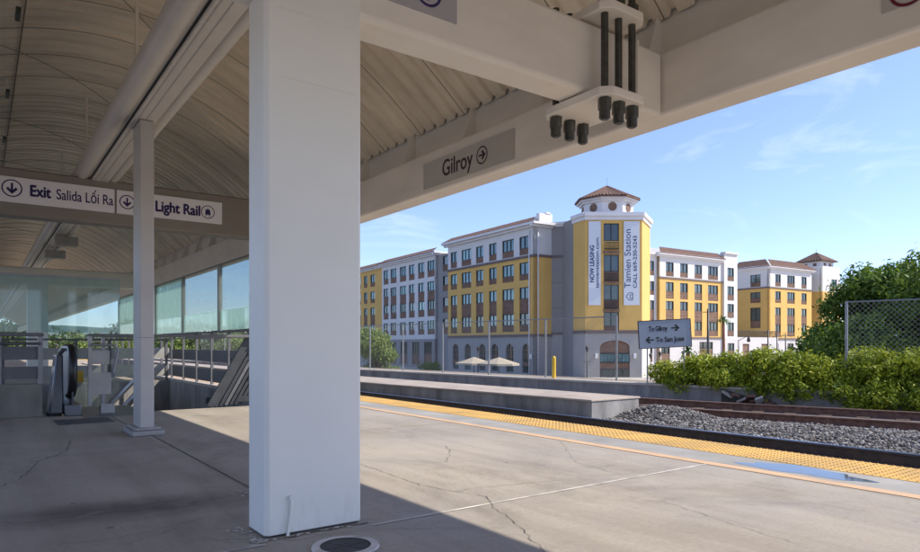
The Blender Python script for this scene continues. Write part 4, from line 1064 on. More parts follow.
# --- yellow block
O = (50.51, 54.74); NA = -UB; NB = -UA
colsY = [(17.25, 1.6), (14.17, 2.3), (11.08, 1.65), (8.21, 1.6), (5.09, 2.3), (2.02, 1.7)]
cuts = wins(O, UA, NA, colsY, apt, M['pane'])
skin(O, UA, NA, 18.75, 11.1, ZT, cuts, M['stucW'], apt); skin(O, UA, NA, 18.75, 2.1, 11.1, cuts, M['stucY'], apt, 'yellow wall')
arch = [(s, 1.5) for s in (16.82, 13.86, 10.54, 7.83, 4.77, 1.63)]
gcuts = [(s - w_ / 2, s + w_ / 2, -2.2, 1.15) for s, w_ in arch]
skin(O, UA, NA, 18.75, ZG, 2.1, gcuts, M['stucT'], apt, 'taupe ground floor wall with arches')
for s, w_ in arch:
    def Q(a, z, d): return Vector((O[0], O[1], 0)) + UA * (s + a) + UP * z - NA * d
    mb = MB(); n = 12; r = w_ / 2
    for sgn in (-1, 1):       # spandrel corners that round the opening off
        for i in range(n // 2):
            a0, a1 = math.pi / 2 * i / (n // 2), math.pi / 2 * (i + 1) / (n // 2)
            mb.face([Q(sgn * r * math.cos(a0), 1.15 - r + r * math.sin(a0), .001), Q(sgn * r, 1.15 - r + r * math.sin(a0), .001), Q(sgn * r, 1.15 - r + r * math.sin(a1), .001), Q(sgn * r * math.cos(a1), 1.15 - r + r * math.sin(a1), .001)])
            mb.face([Q(sgn * r * math.cos(a0), 1.15 - r + r * math.sin(a0), .001), Q(sgn * r * math.cos(a1), 1.15 - r + r * math.sin(a1), .001), Q(sgn * r * math.cos(a1), 1.15 - r + r * math.sin(a1), .2), Q(sgn * r * math.cos(a0), 1.15 - r + r * math.sin(a0), .2)])
    mb.build('arch_head', M['stucT'], apt)
    w_o = MB(); 
    for a in (-.25, .25): w_o.obox(Q(a, -.1, .16), UA * .03, NA * .04, UP * 1.25)
    for z in (-1.2, -.35, .4): w_o.obox(Q(0, z, .16), UA * .72, NA * .04, UP * (.05 if z > -1 else .22))
    wn = w_o.build('arched_window', M['bare'], apt)
    mb = MB(); mb.face([Q(-.75, -2.2, .22), Q(.75, -2.2, .22), Q(.75, 1.15, .22), Q(-.75, 1.15, .22)]); mb.build('pane', M['paned'], wn)
# side face toward the tower
skin(O, UB, NB, 2.5, 11.1, ZT, [], M['stucW'], apt); skin(O, UB, NB, 2.5, 2.1, 11.1, [], M['stucY'], apt, 'yellow wall'); skin(O, UB, NB, 2.5, ZG, 2.1, [], M['stucT'], apt)
mb = MB(); p = P2(O, UA, .9); mb.tube([(p[0] - .12, p[1], -2.5), (p[0] - .12, p[1], 5), (p[0] - .12, p[1], 14)], .07, 8)
p = P2(O, UB, .35); mb.tube([(p[0], p[1] - .12, -2.5), (p[0], p[1] - .12, 5), (p[0], p[1] - .12, 14)], .07, 8); mb.build('downpipe', M['trim'], apt, smooth=True)
core = [P2(O, UA, .3, UB, .3), P2(O, UA, .3, UB, 12), P2(O, UA, 18.6, UB, 12), P2(O, UA, 18.6, UB, .3)]
MB().prism(core, ZG, 14.3).build('core_wall', M['stucG'], apt)
mb = MB(); cornice(mb, O, UA, NA, 18.75, ZT + .35, .75, .5, e0=.0, e1=.6); cornice(mb, O, UB, NB, 2.4, ZT + .35, .75, .5, e0=.75, e1=0); mb.build('cornice', M['trim'], apt)
mb = MB()
for z in (11.1, 2.1):
    mb = MB(); mb.obox(Vector((*P2(O, UA, 9.3), z)) + NA * .06, UA * 9.45, NA * .06, UP * .14); mb.obox(Vector((*P2(O, UB, 1.25), z)) + NB * .063, UB * 1.37, NB * .06, UP * .14)
    mb.build('string_course', M['band'], apt)
tileroof(apt, O, UA, NA, 18.75, ZT + .37, .75, .9, .85, e0=.6, e1=.6, hip1=False)
mb = MB(); mb.obox(Vector((*P2(O, UA, 8.6, UB, 2.1), 15.4)), UA * 7.6, UB * .25, UP * .5); mb.build('parapet', M['trim'], apt)
mb = MB(); mb.obox(Vector((*P2(O, UA, .3, UB, 1.6), 15.2)), UA * .3, UB * 1.0, UP * .75); mb.obox(Vector((*P2(O, UA, .3, UB, 1.9), 16.0)), UA * .36, UB * .4, UP * .12); mb.build('parapet_end', M['trim'], apt, bevel=.08)
# --- white block behind
OW = (54.43, 80.37); LW = 18.2
colsW = [(16.66, 1.9), (13.86, 2.2), (10.48, 2.2), (7.53, 1.9), (4.47, 2.0), (1.47, 2.2)]
rowsW = [(12.1, 13.6, 11.2), (9.1, 10.5, 7.65), (6.3, 7.65, 5.3), (3.3, 4.65, 2.6)]
cuts = wins(OW, UA, NA, colsW, apt, M['pane'], rowsW)
skin(OW, UA, NA, LW, 1.9, ZT, cuts, M['stucW'], apt); skin(OW, UB, NB, 5, 1.9, ZT, [], M['stucW'], apt)
gc = [(s - 1.2, s + 1.2, -2.0, 1.5) for s in (2.4, 6.2, 10.2, 14.2)]
skin(OW, UA, NA, LW, ZG, 1.9, gc, M['stucG'], apt); skin(OW, UB, NB, 5, ZG, 1.9, [], M['stucG'], apt)
for s in (2.4, 6.2, 10.2, 14.2): window(OW, UA, NA, s, 2.4, -.4, 1.5, -2.0, apt, M['paned'])
MB().prism([P2(OW, UA, .3, UB, .3), P2(OW, UA, .3, UB, 12), P2(OW, UA, 18, UB, 12), P2(OW, UA, 18, UB, .3)], ZG, 14.3).build('core_wall', M['stucG'], apt)
mb = MB(); cornice(mb, OW, UA, NA, LW, ZT + .3, .7, .5, e0=0, e1=.3); cornice(mb, OW, UB, NB, 5, ZT + .3, .7, .5, e0=.7, e1=0); mb.build('cornice', M['trim'], apt)
tileroof(apt, OW, UA, NA, LW, ZT + .32, .75, .9, .8, hip1=False)
# link between the two blocks with dark balconies
OL = P2(O, UA, 18.75, UB, 2.5)
skin(OL, UA, NA, 7.5, ZG, 14.2, [(1.4, 5.5, z, z + 2.2) for z in (2.6, 5.7, 8.8, 11.7)], M['stucG'], apt)
for z in (2.6, 5.7, 8.8, 11.7): window(OL, UA, NA, 3.45, 4.1, z + .9, z + 2.2, z, apt, M['paned'])
MB().prism([P2(OL, UA, .1, UB, .35), P2(OL, UA, .1, UB, 10), P2(OL, UA, 7.4, UB, 10), P2(OL, UA, 7.4, UB, .35)], ZG, 14.2).build('core_wall', M['stucG'], apt)
# --- far yellow block
OF = P2(OW, UA, 18.22, UB, .55)
rowsF = ROWS; cf = [(1.6, 1.4), (4.9, 1.9), (7.9, 1.5), (11, 1.9), (14.2, 1.9), (17.4, 1.9)]
cuts = wins(OF, UA, NA, cf[1:], apt, M['pane'])
skin(OF, UA, NA, 22, 2.1, ZT, cuts, M['stucY'], apt, 'yellow wall'); skin(OF, UA, NA, 22, ZG, 2.1, [], M['stucT'], apt)
MB().prism([P2(OF, UA, .1, UB, .3), P2(OF, UA, .1, UB, 12), P2(OF, UA, 21.9, UB, 12), P2(OF, UA, 21.9, UB, .3)], ZG, 14.3).build('core_wall', M['stucG'], apt)
mb = MB(); cornice(mb, OF, UA, NA, 22, ZT + .3, .7, .5, e0=0, e1=.6); mb.build('cornice', M['trim'], apt)
tileroof(apt, OF, UA, NA, 22, ZT + .32, .75, .9, .8, hip0=False)
# --- grey recess wall
GA, GB_ = Vector((52.92, 54.60, 0)), Vector((54.9, 51.9, 0)); GD = (GB_ - GA).normalized(); GN = Vector((GD.y, -GD.x, 0))
if GN.dot(Vector((-1, -1, 0))) < 0: GN = -GN
GL = (GB_ - GA).length
skin(GA, GD, GN, GL, 2.3, 14.7, [], M['stucG'], apt, 'blank dark grey wall'); skin(GA, GD, GN, GL, ZG, 2.3, [(1.9, 3.1, -2.4, -1.2)], M['stucT'], apt)
mb = MB(); mb.obox(Vector((*((GA + GD * GL / 2).xy), 11.1)) + GN * .05, GD * GL / 2, GN * .05, UP * .12); mb.build('string_course', M['band'], apt); mb = MB(); mb.obox(Vector((*((GA + GD * GL / 2).xy), 2.3)) + GN * .055, GD * GL / 2, GN * .055, UP * .12)
for z in (5.2, 8.1): mb.obox(Vector((*((GA + GD * GL / 2).xy), z)) + GN * .01, GD * GL / 2, GN * .015, UP * .02)
mb.build('string_course', M['band'], apt)
mb = MB(); cornice(mb, GA, GD, GN, GL, 15.0, .3, .5); mb.build('cornice', M['trim'], apt)
q0 = GA - GN * .35; q1 = GB_ - GN * .35
MB().prism([(q0.x, q0.y), (q1.x, q1.y), (q1.x + 6, q1.y + 6), (q0.x + 6, q0.y + 6)], ZG, 14.7).build('core_wall', M['stucG'], apt)
# --- tower
T = [Vector((52.35, 50.6, 0)), Vector((51.72, 48.28, 0)), Vector((56.56, 44.73, 0)), Vector((60.95, 47.1, 0))]
ZP = 14.2
def facing(a, b):
    D = (b - a).normalized(); N_ = Vector((D.y, -D.x, 0)); c = (T[0] + T[3]) / 2 + FWD * 3
    if N_.dot(c - a) > 0: N_ = -N_
    return D, N_, (b - a).length
D1, N1, L1 = facing(T[0], T[1]); skin(T[0], D1, N1, L1, 2.4, ZP, [], M['stucY'], apt, 'yellow wall'); skin(T[0], D1, N1, L1, ZG, 2.4, [], M['stucT'], apt)
DT, NT, LT = facing(T[1], T[2])
wc, ww = LT * .46, 1.62
trows = [(12.0, 13.85, 11.0), (8.75, 10.55, 7.7), (5.75, 7.4, 4.8), (2.95, 4.5, 2.5)]
cuts = []
for (zb, zt, sp) in trows:
    window(T[1], DT, NT, wc, ww, zb, zt, sp, apt, M['paned'], spm=M['stucY'] if sp > 10 else M['bare']); cuts.append((wc - ww / 2, wc + ww / 2, sp, zt))
skin(T[1], DT, NT, LT, 2.4, ZP, cuts, M['stucY'], apt, 'yellow wall')
skin(T[1], DT, NT, LT, ZG, 2.4, [(1.55, 4.7, -2.4, 1.6)], M['stucT'], apt)
tb = lambda s, z, d: Vector((T[1].x, T[1].y, 0)) + DT * s + UP * z - NT * d
for (za, zb_) in ((10.62, 10.95), (7.45, 7.68), (4.52, 4.78)):
    mb = MB(); mb.obox(tb(wc, (za + zb_) / 2, -.03), DT * (ww / 2 + .04), NT * .05, UP * (zb_ - za) / 2); mb.build('window_surround', M['bare'], apt)
mb = MB()
for z in (11.25, 8.0, 5.05):     # balconette with bars
    mb.obox(tb(wc, z + .55, -.22), DT * .72, NT * .02, UP * .03); mb.obox(tb(wc, z - .1, -.12), DT * .72, NT * .12, UP * .04)
    for k in range(13): mb.obox(tb(wc - .7 + k * .1167, z + .22, -.22), DT * .012, NT * .012, UP * .32)
mb.build('balconette', M['frame'], apt)
# ground floor bay of the tower
mb = MB(); mb.obox(tb(3.12, -.4, .2), DT * 1.57, NT * .05, UP * 2.0); mb.build('bay_panel', M['bare'], apt)
mb = MB(); mb.obox(tb(3.12, -.35, .12), DT * 1.5, NT * .04, UP * .42); mb.build('bay_window', M['pane'], apt)
mb = MB(); mb.obox(tb(3.12, -.85, .1), DT * 1.55, NT * .05, UP * .05); mb.obox(tb(3.12, .1, .1), DT * 1.55, NT * .05, UP * .05)
for k in range(9): mb.obox(tb(1.6 + k * .38, -.4, .09), DT * .02, NT * .03, UP * .45)
mb.build('bay_frame', M['frame'], apt)
mb = MB(); mb.obox(tb(3.12, -2.0, .1), DT * 1.5, NT * .04, UP * .45); mb.build('shop_window', M['paned'], apt)
mb = MB(); n = 14
for i in range(n):     # scalloped head over the bay
    a0, a1 = math.pi * i / n, math.pi * (i + 1) / n
    for sgn in (0,):
        f = lambda a: (3.12 + 1.57 * math.cos(a), .75 + .75 * math.sin(a))
        x0_, z0_ = f(a0); x1_, z1_ = f(a1)
        mb.face([tb(x0_, z0_, -.01), tb(x1_, z1_, -.01), tb(x1_, 1.62, -.01), tb(x0_, 1.62, -.01)])
mb.build('bay_head', M['stucT'], apt)
DR, NR, LR = facing(T[2], T[3]); skin(T[2], DR, NR, LR, 2.4, ZP, [], M['stucY'], apt, 'sunlit yellow wall'); skin(T[2], DR, NR, LR, ZG, 2.4, [], M['stucP'], apt)
mb = MB()
for (pt, D_, N_, L_) in ((T[0], D1, N1, L1), (T[1], DT, NT, LT), (T[2], DR, NR, LR)):
    cornice(mb, pt, D_, N_, L_, 15.0, .32, .8, e0=.1, e1=.12)
mb.build('cornice', M['trim'], apt)
mb = MB()
for (pt, D_, N_, L_) in ((T[0], D1, N1, L1), (T[1], DT, NT, LT), (T[2], DR, NR, LR)): mb.obox(Vector((pt.x, pt.y, 2.4)) + D_ * L_ / 2 + N_ * .06, D_ * L_ / 2, N_ * .06, UP * .16)
mb.build('string_course', M['band'], apt)
inn = [T[0] - N1 * .32, T[1] - N1 * .25 - NT * .3 + DT * .15, T[2] - NT * .32 - DT * .2, T[3] - NR * .32]
MB().prism([(v.x, v.y) for v in inn] + [(T[3].x - .5, T[3].y + 8), (T[0].x + 3, T[0].y + 8)], ZG, 14.9).build('core_wall', M['stucG'], apt)
# drum and roof
dc = (T[1] + T[2]) / 2 + FWD * 3.15; ang0 = math.atan2(-FWD.y, -FWD.x) + math.pi / 8
drum = MB(); r = 2.85; oc = [(dc.x + r * math.cos(ang0 + i * math.pi / 4), dc.y + r * math.sin(ang0 + i * math.pi / 4)) for i in range(8)]
drum.prism(oc, 14.9, 16.55); dm = drum.build('drum', M['trim'], apt)
for i in range(8):
    a = Vector((*oc[i], 0)); b = Vector((*oc[(i + 1) % 8], 0)); D_ = (b - a).normalized(); N_ = ((a + b) / 2 - Vector((dc.x, dc.y, 0))).normalized(); c = (a + b) / 2 + UP * 15.75
    q = MB(); n = 20; ring = []
    for k in range(n):
        t0, t1 = 6.2832 * k / n, 6.2832 * (k + 1) / n; P_ = lambda t, rr, d: c + (D_ * math.cos(t) + UP * math.sin(t)) * rr + N_ * d
        q.face([P_(t0, .34, .05), P_(t0, .46, .05), P_(t1, .46, .05), P_(t1, .34, .05)]); q.face([P_(t0, .46, .05), P_(t0, .46, -.01), P_(t1, .46, -.01), P_(t1, .46, .05)])
    rw_ = q.build('round_window', M['bare'], apt)
    q = MB(); q.face([c + (D_ * math.cos(6.2832 * k / n) + UP * math.sin(6.2832 * k / n)) * .34 + N_ * .02 for k in range(n)]); q.build('pane', M['bare'], rw_)
mb = MB(); MBr = 3.35
for (r0, z0, z1) in ((3.1, 16.3, 16.52), (3.4, 16.522, 16.7)): mb.prism([(dc.x + r0 * math.cos(ang0 + i * math.pi / 4), dc.y + r0 * math.sin(ang0 + i * math.pi / 4)) for i in range(8)], z0, z1)
mb.build('drum_cornice', M['trim'], apt)
def hiproof(c, r0, ang, z0, z1, nside, parent, ntile=6):
    mb = MB()
    for i in range(nside):
        a = Vector((c[0] + r0 * math.cos(ang + i * 2 * math.pi / nside), c[1] + r0 * math.sin(ang + i * 2 * math.pi / nside), z0)); b = Vector((c[0] + r0 * math.cos(ang + (i + 1) * 2 * math.pi / nside), c[1] + r0 * math.sin(ang + (i + 1) * 2 * math.pi / nside), z0)); t = Vector((c[0], c[1], z1))
        for k in range(ntile):
            f0, f1 = k / ntile, (k + 1) / ntile; fm = (f0 + f1) / 2; b_ = lambda f, h=0: a + (b - a) * f + UP * h
            top = lambda f: t + (b_(f) - t) * .04
            mb.face([b_(f0), b_(fm, .09), top(fm) + UP * .03, top(f0)]); mb.face([b_(fm, .09), b_(f1), top(f1), top(fm) + UP * .03])
    mb.prism([(c[0] + (r0 - .02) * math.cos(ang + i * 2 * math.pi / nside), c[1] + (r0 - .02) * math.sin(ang + i * 2 * math.pi / nside)) for i in range(nside)], z0 - .12, z0 - .002)
    return mb.build('tile_roof', M['tile'], parent)
hiproof((dc.x, dc.y), 3.62, ang0, 16.82, 18.6, 8, apt, 7)
mb = MB(); mb.tube([(dc.x, dc.y, 18.4), (dc.x, dc.y, 18.8), (dc.x, dc.y, 19.5)], .02, 6); mb.build('finial', M['galv'], apt)
# sconces
for (s, z) in ((1.15, .0), (5.2, 0)):
    mb = MB(); mb.obox(tb(s, -.15, -.12), DT * .13, NT * .1, UP * .25); mb.build('wall_lamp', M['lamp'], apt, bevel=.03)
for s in (-.35, ):
    mb = MB(); p = P2(O, UB, .05); mb.obox(Vector((p[0] - .25, p[1] + .5, -.3)), UA * .12, UB * .1, UP * .28); mb.build('wall_lamp', M['lamp'], apt, bevel=.03)
# banners
def banner(s0, s1, z0, z1, label):
    b = empty('banner', tb((s0 + s1) / 2, z0, -.05), label, 'banner', 'vertical leasing banners on the tower')
    mb = MB(); mb.obox(tb((s0 + s1) / 2, (z0 + z1) / 2, -.09), DT * (s1 - s0) / 2, NT * .012, UP * (z1 - z0) / 2); mb.build('sheet', M['banner'], b); return b
b1 = banner(.33, 1.62, 5.2, 14.05, 'left pale vertical banner reading NOW LEASING on the yellow tower')
b2 = banner(4.05, 5.72, 5.2, 14.05, 'right pale vertical banner reading Tamien Station on the yellow tower')
text('NOW LEASING', .66, tb(.92, 7.6, -.107), UP, -DT, M['bannert'], b1, bold=.022, width=3.9)
text('tamienstation.com', .52, tb(1.42, 7.0, -.107), UP, -DT, M['bannert'], b1, bold=.012, width=5.3)
text('Tamien Station', .95, tb(4.78, 7.0, -.107), UP, -DT, M['bannert'], b2, bold=.004, width=6.2)
text('CALL 669-230-5243', .55, tb(5.42, 7.0, -.107), UP, -DT, M['bannert'], b2, bold=.012, width=5.5)
mb = MB()
def line2(a, b, wd=.035):
    A_ = tb(a[0], a[1], -.107); B_ = tb(b[0], b[1], -.107); d = (B_ - A_).normalized(); n_ = d.cross(NT) * wd; mb.face([A_ - n_, B_ - n_, B_ + n_, A_ + n_])
hs = [(4.55, 5.9), (4.55, 6.45), (4.3 + .0, 6.2)]
for a, b in (((5.0, 5.75), (5.0, 6.5)), ((5.0, 5.75), (4.6, 5.75)), ((5.0, 6.5), (4.6, 6.5)), ((4.6, 5.75), (4.3, 6.12)), ((4.6, 6.5), (4.3, 6.12)), ((4.7, 5.95), (4.7, 6.3)), ((4.7, 5.95), (5.0, 5.95)), ((4.7, 6.3), (5.0, 6.3))): line2(a, b)
mb.build('house_logo', M['bannert'], b2)
# --- connector and right wing
RO = (81.8, 61.58); LRW = 18.29
CO = P2(RO, UB, -6.5, UA, .45)
cuts = wins(CO, UB, NB, [(5.15, 1.6), (2.2, 1.8)], apt, M['paned'])
skin(CO, UB, NB, 6.6, 2.1, 14.3, cuts, M['stucW'], apt); skin(CO, UB, NB, 6.6, ZG, 2.1, [(3.6, 5.6, -1.5, 1.2)], M['stucP'], apt)
window(CO, UB, NB, 4.6, 2, -.2, 1.2, -1.5, apt, M['paned'])
colsR = [(2.39, 1.75), (5.64, 1.8), (9.02, 1.8), (12.63, 2.5)]
cuts = wins(RO, UB, NB, colsR, apt, M['paned'], [ROWS[0], (9.1, 10.5, 8.0), (6.3, 7.65, 4.65), (3.3, 4.65, 2.4)])
skin(RO, UB, NB, 15.0, 11.1, 14.4, cuts, M['stucW'], apt); skin(RO, UB, NB, 15.0, 2.1, 11.1, cuts, M['stucY'], apt, 'sunlit yellow wall')
skin(RO, UB, NB, 15.0, ZG, 2.1, [(.5, 2.4, -1.8, 1.0), (9.3, 12.6, -1.2, 1.5)], M['stucP'], apt)
window(RO, UB, NB, 1.45, 1.9, -.3, 1.0, -1.8, apt, M['paned']); window(RO, UB, NB, 10.95, 3.3, .4, 1.5, -1.2, apt, M['paned'])
skin(RO, UA, NA, .46, ZG, 14.4, [], M['stucY'], apt, 'yellow wall', dep=.1)
PO = P2(RO, UB, 15.0, -UA, .35)
cuts = wins(PO, UB, NB, [(1.65, 1.7)], apt, M['paned'], [ROWS[0], (9.1, 10.5, 8.2), (6.3, 7.65, 5.4), (3.3, 4.65, 2.4)])
skin(PO, UB, NB, 3.4, 2.1, 15.8, cuts, M['stucW'], apt, dep=.65); skin(PO, UB, NB, 3.4, ZG, 2.1, [(.9, 2.6, -2.4, 1.3)], M['stucP'], apt, dep=.65)
window(PO, UB, NB, 1.75, 1.7, .1, 1.3, -2.4, apt, M['paned'])
MB().prism([P2(RO, UB, .3, UA, .3), P2(RO, UB, 18.3, UA, .3), P2(RO, UB, 18.3, UA, 12), P2(RO, UB, .3, UA, 12)], ZG, 14.3).build('core_wall', M['stucG'], apt)
MB().prism([P2(CO, UB, -8, UA, .4), P2(CO, UB, 6.8, UA, .4), P2(CO, UB, 6.8, UA, 8), P2(CO, UB, -8, UA, 8)], ZG, 14.2).build('core_wall', M['stucG'], apt)
mb = MB(); cornice(mb, RO, UB, NB, 14.98, 14.75, .7, .5, e0=.7, e1=0); cornice(mb, CO, UB, NB, 6.5, 14.7, .5, .5)
p = P2(RO, UB, 7.2, UA, 1.8); mb.obox(Vector((*P2(RO, UB, 7.5, UA, 2.4), 15.3)), UB * 7.5, UA * .2, UP * .5)
mb.obox(Vector((*P2(PO, UB, 1.7, UA, .2), 15.85)), UB * 1.8, UA * .5, UP * .12)
mb.obox(Vector((*P2(CO, UB, 4.5, UA, 1.0), 15.2)), UB * 1.8, UA * .2, UP * .45)
mb.build('cornice', M['trim'], apt)
tileroof(apt, RO, UB, NB, 15.2, 14.77, .75, .7, 1.0, e0=.6, e1=-.3, hip1=False)
mb = MB(); mb.obox(Vector((*P2(RO, UB, 7.5), 11.1)) + NB * .06, UB * 7.5, NB * .06, UP * .12); mb.build('string_course', M['band'], apt); mb = MB(); mb.obox(Vector((*P2(RO, UB, 7.5), 2.1)) + NB * .06, UB * 7.5, NB * .06, UP * .14); mb.build('string_course', M['band'], apt)

# --- second building at the right with small tower
ap2 = empty('apartment_building', (118, 66, -2.6), 'second yellow and white apartment building on the right with a small hip roofed tower', 'building')
O2 = (111.5, 60.91)
cuts = wins(O2, UA, NA, [(2.6, 2.0)], ap2, M['paned'], [ROWS[0], (9.3, 10.4, 8.5), (5.3, 7.65, 4.0)])
skin(O2, UA, NA, 6.2, 11.1, 14.5, cuts, M['stucW'], ap2); skin(O2, UA, NA, 6.2, 2.1, 11.1, cuts, M['stucY'], ap2, 'yellow wall'); skin(O2, UA, NA, 6.2, ZG, 2.1, [], M['stucP'], ap2)
O3 = P2(O2, UA, 6.2, UB, 1.5)
cuts = wins(O3, UA, NA, [(1.5, 1.6)], ap2, M['paned']); skin(O3, UA, NA, 5, ZG, 14.6, cuts, M['stucG'], ap2)
cuts = wins(O2, UB, NB, [(2.69, 1.7), (6.71, 2.4), (10.87, 1.7)], ap2, M['paned'])
skin(O2, UB, NB, 13.4, 11.1, 14.5, cuts, M['stucW'], ap2); skin(O2, UB, NB, 13.4, 2.1, 11.1, cuts, M['stucY'], ap2, 'sunlit yellow wall')
dc2 = [(1.2, 2.9, -2.3, 1.3), (5.6, 7.5, -2.3, 1.3), (10.0, 11.9, -2.3, 1.3)]
skin(O2, UB, NB, 13.4, ZG, 2.1, dc2, M['stucP'], ap2)
for c in dc2: window(O2, UB, NB, (c[0] + c[1]) / 2, 1.9, .3, 1.3, -2.3, ap2, M['paned'])
O4 = P2(O2, UB, 13.4, UA, 1.8)
cuts = wins(O4, UB, NB, [(1.2, 1.3)], ap2, M['paned']); skin(O4, UB, NB, 2.9, ZG, 14.6, cuts, M['stucG'], ap2)
O5 = P2(O2, UB, 16.2, -UA, .3)
cuts = wins(O5, UB, NB, [(4.4, 1.9)], ap2, M['pane'], [ROWS[0], (8.9, 10.5, 8.2), (6.0, 7.65, 4.65)])
skin(O5, UB, NB, 6.5, 11.1, 15.9, cuts, M['stucW'], ap2); skin(O5, UB, NB, 6.5, 1.8, 11.1, cuts, M['stucY'], ap2, 'sunlit yellow wall'); skin(O5, UB, NB, 6.5, ZG, 1.8, [], M['stucY'], ap2, 'sunlit yellow wall')
skin(O5, UA, NA, 2.1, ZG, 11.1, [], M['stucY'], ap2, 'yellow wall'); skin(O5, UA, NA, 2.1, 11.1, 15.9, [], M['stucW'], ap2)
MB().prism([P2(O2, UA, .35, UB, .35), P2(O2, UA, 12, UB, .35 + 1.5), P2(O2, UA, 12, UB, 22), P2(O2, UA, .35, UB, 22.5), P2(O2, UA, .35, UB, 16.6), P2(O2, UA, 2.2, UB, 16.3), P2(O2, UA, 2.2, UB, 13.3), P2(O2, UA, .35, UB, 13.2)], ZG, 14.4).build('core_wall', M['stucG'], ap2)
mb = MB(); cornice(mb, O2, UA, NA, 6.2, 14.85, .7, .5, e0=0, e1=.2); cornice(mb, O2, UB, NB, 13.4, 14.85, .7, .5, e0=.7, e1=.3); mb.build('cornice', M['trim'], ap2)
tileroof(ap2, O2, UA, NA, 6.2, 14.87, .75, 1.2, 1.35, hip1=False); tileroof(ap2, O2, UB, NB, 13.4, 14.87, .75, 1.2, 1.35)
mb = MB(); mb.obox(Vector((*P2(O2, UB, 8, UA, 2.9), 15.5)), UB * 6, UA * .2, UP * .6); mb.obox(Vector((*P2(O2, UB, 1.2, UA, 9), 15.3)), UB * .3, UA * .3, UP * 1.2); mb.build('parapet', M['trim'], ap2)
mb = MB()
for pt, D_, N_, L_ in ((O2, UA, NA, 6.2), (O2, UB, NB, 13.4)): mb.obox(Vector((*P2(pt, D_, L_ / 2), 11.1)) + N_ * .06, D_ * L_ / 2, N_ * .06, UP * .12)
mb.build('string_course', M['band'], ap2); mb = MB(); mb.obox(Vector((*P2(O2, UB, 6.8), 2.1)) + NB * .08, UB * 6.7, NB * .08, UP * .14)
mb.build('string_course', M['band'], ap2)
c2 = P2(O5, UB, 2.9, UA, 2.6)
a2 = math.atan2(UA.y, UA.x) + math.pi / 4
mb = MB(); mb.prism([(c2[0] + 3.0 * math.cos(a2 + i * math.pi / 2), c2[1] + 3.0 * math.sin(a2 + i * math.pi / 2)) for i in range(4)], 14.4, 16.9)
mb.build('drum', M['trim'], ap2)
for (D_, N_) in ((UB, NB), (UA, NA)):
    for k in (-1.0, 1.0):
        c = Vector((c2[0], c2[1], 16.15)) + N_ * 2.14 + D_ * k * .9; q = MB(); q.obox(c, D_ * .32, N_ * .03, UP * .42); q.build('small_window', M['bare'], ap2)
hiproof(c2, 3.9, a2, 17.0, 18.9, 4, ap2, 9)
mb = MB(); mb.tube([(c2[0], c2[1], 18.3), (c2[0], c2[1], 19), (c2[0], c2[1], 19.6)], .03, 6); mb.build('finial', M['galv'], ap2)
# podium wall between the two buildings
pod = empty('podium_wall', (106, 60.4, -2.6), 'low pale podium wall with brown doors joining the two apartment buildings', 'wall')
PA = P2(RO, UB, 18.4, -UA, .1); PL = 11.8
pc = [(1.8, 3.6, -2.4, 1.2), (7.0, 8.8, -2.4, 1.2)]
skin(PA, UB, NB, PL, ZG, 2.3, pc, M['stucP'], pod)
for c in pc:
    q = MB(); q.obox(Vector((*P2(PA, UB, (c[0] + c[1]) / 2, UA, .2), -.6)), UB * .9, UA * .04, UP * 1.8); q.build('door', M['bare'], pod)
MB().prism([P2(PA, UB, .02, UA, .31), P2(PA, UB, PL - .02, UA, .31), P2(PA, UB, PL - .02, UA, 3), P2(PA, UB, .02, UA, 3)], ZG, 2.28).build('core_wall', M['stucP'], pod)
mb = MB(); mb.obox(Vector((*P2(PA, UB, PL / 2, UA, .15), 3.35)), UB * PL / 2, UA * .03, UP * .04)
for k in range(60): mb.obox(Vector((*P2(PA, UB, .1 + k * PL / 60, UA, .15), 2.8)), UB * .02, UA * .02, UP * .55)
mb.build('railing', M['frame'], pod)

# ---------------------------------------------------------------- street furniture beyond the tracks
def PT(u, d): t = (u - 460) / 658; return (d * (.5906 + .807 * t), d * (.807 - .5906 * t))
def street_lamp(x, y, h, label, arm=1, dr=RIGHT, double=False):
    o = empty('street_lamp', (x, y, -2.43), label, 'street lamp', 'black lamp posts in the street')
    m_ = MB(); m_.tube([(x, y, -2.43), (x, y, -2.0), (x, y, h)], .07, 8, r2=.045); m_.build('pole', M['frame'], o, smooth=True)
    if arm:
        for s in ((1, -1) if double else (1,)):
            pts = []
            for k in range(9):
                a = math.pi * .62 * k / 8; pts.append((x + dr.x * s * 1.15 * math.sin(a) * 1.0, y + dr.y * s * 1.15 * math.sin(a), h - .1 + .5 * math.sin(a * 1.3)))
            m_ = MB(); m_.tube(pts, .03, 6); m_.build('arm', M['frame'], o, smooth=True)
            e = pts[5]; m_ = MB(); m_.tube([(e[0], e[1], e[2] - .02), (e[0], e[1], e[2] - .2), (e[0], e[1], e[2] - .5)], .07, 8, r2=.2); m_.tube([(e[0], e[1], e[2] - .5), (e[0], e[1], e[2] - .6), (e[0], e[1], e[2] - .64)], .2, 8, r2=.08); m_.build('lantern', M['frame'], o)
    else:
        m_ = MB(); m_.tube([(x, y, h), (x, y, h + .2), (x, y, h + .4)], .05, 8, r2=.16); m_.tube([(x, y, h + .4), (x, y, h + .5), (x, y, h + .6)], .18, 8, r2=.02); m_.build('lantern', M['frame'], o)
        m_ = MB(); m_.bar((x - dr.x * .35, y - dr.y * .35, h - .9), (x + dr.x * .35, y + dr.y * .35, h - .9), .04, .04); m_.build('arm', M['frame'], o)
x, y = PT(738.5, 70); street_lamp(x, y, 1.55, 'black lamp post with curved arm before the podium wall')
x, y = PT(587, 62); street_lamp(x, y, .35, 'short dark lamp post at the left foot of the tower', 0)
x, y = PT(650.5, 64); street_lamp(x, y, -.35, 'short dark lamp post right of the tower, left of the track sign', 0)
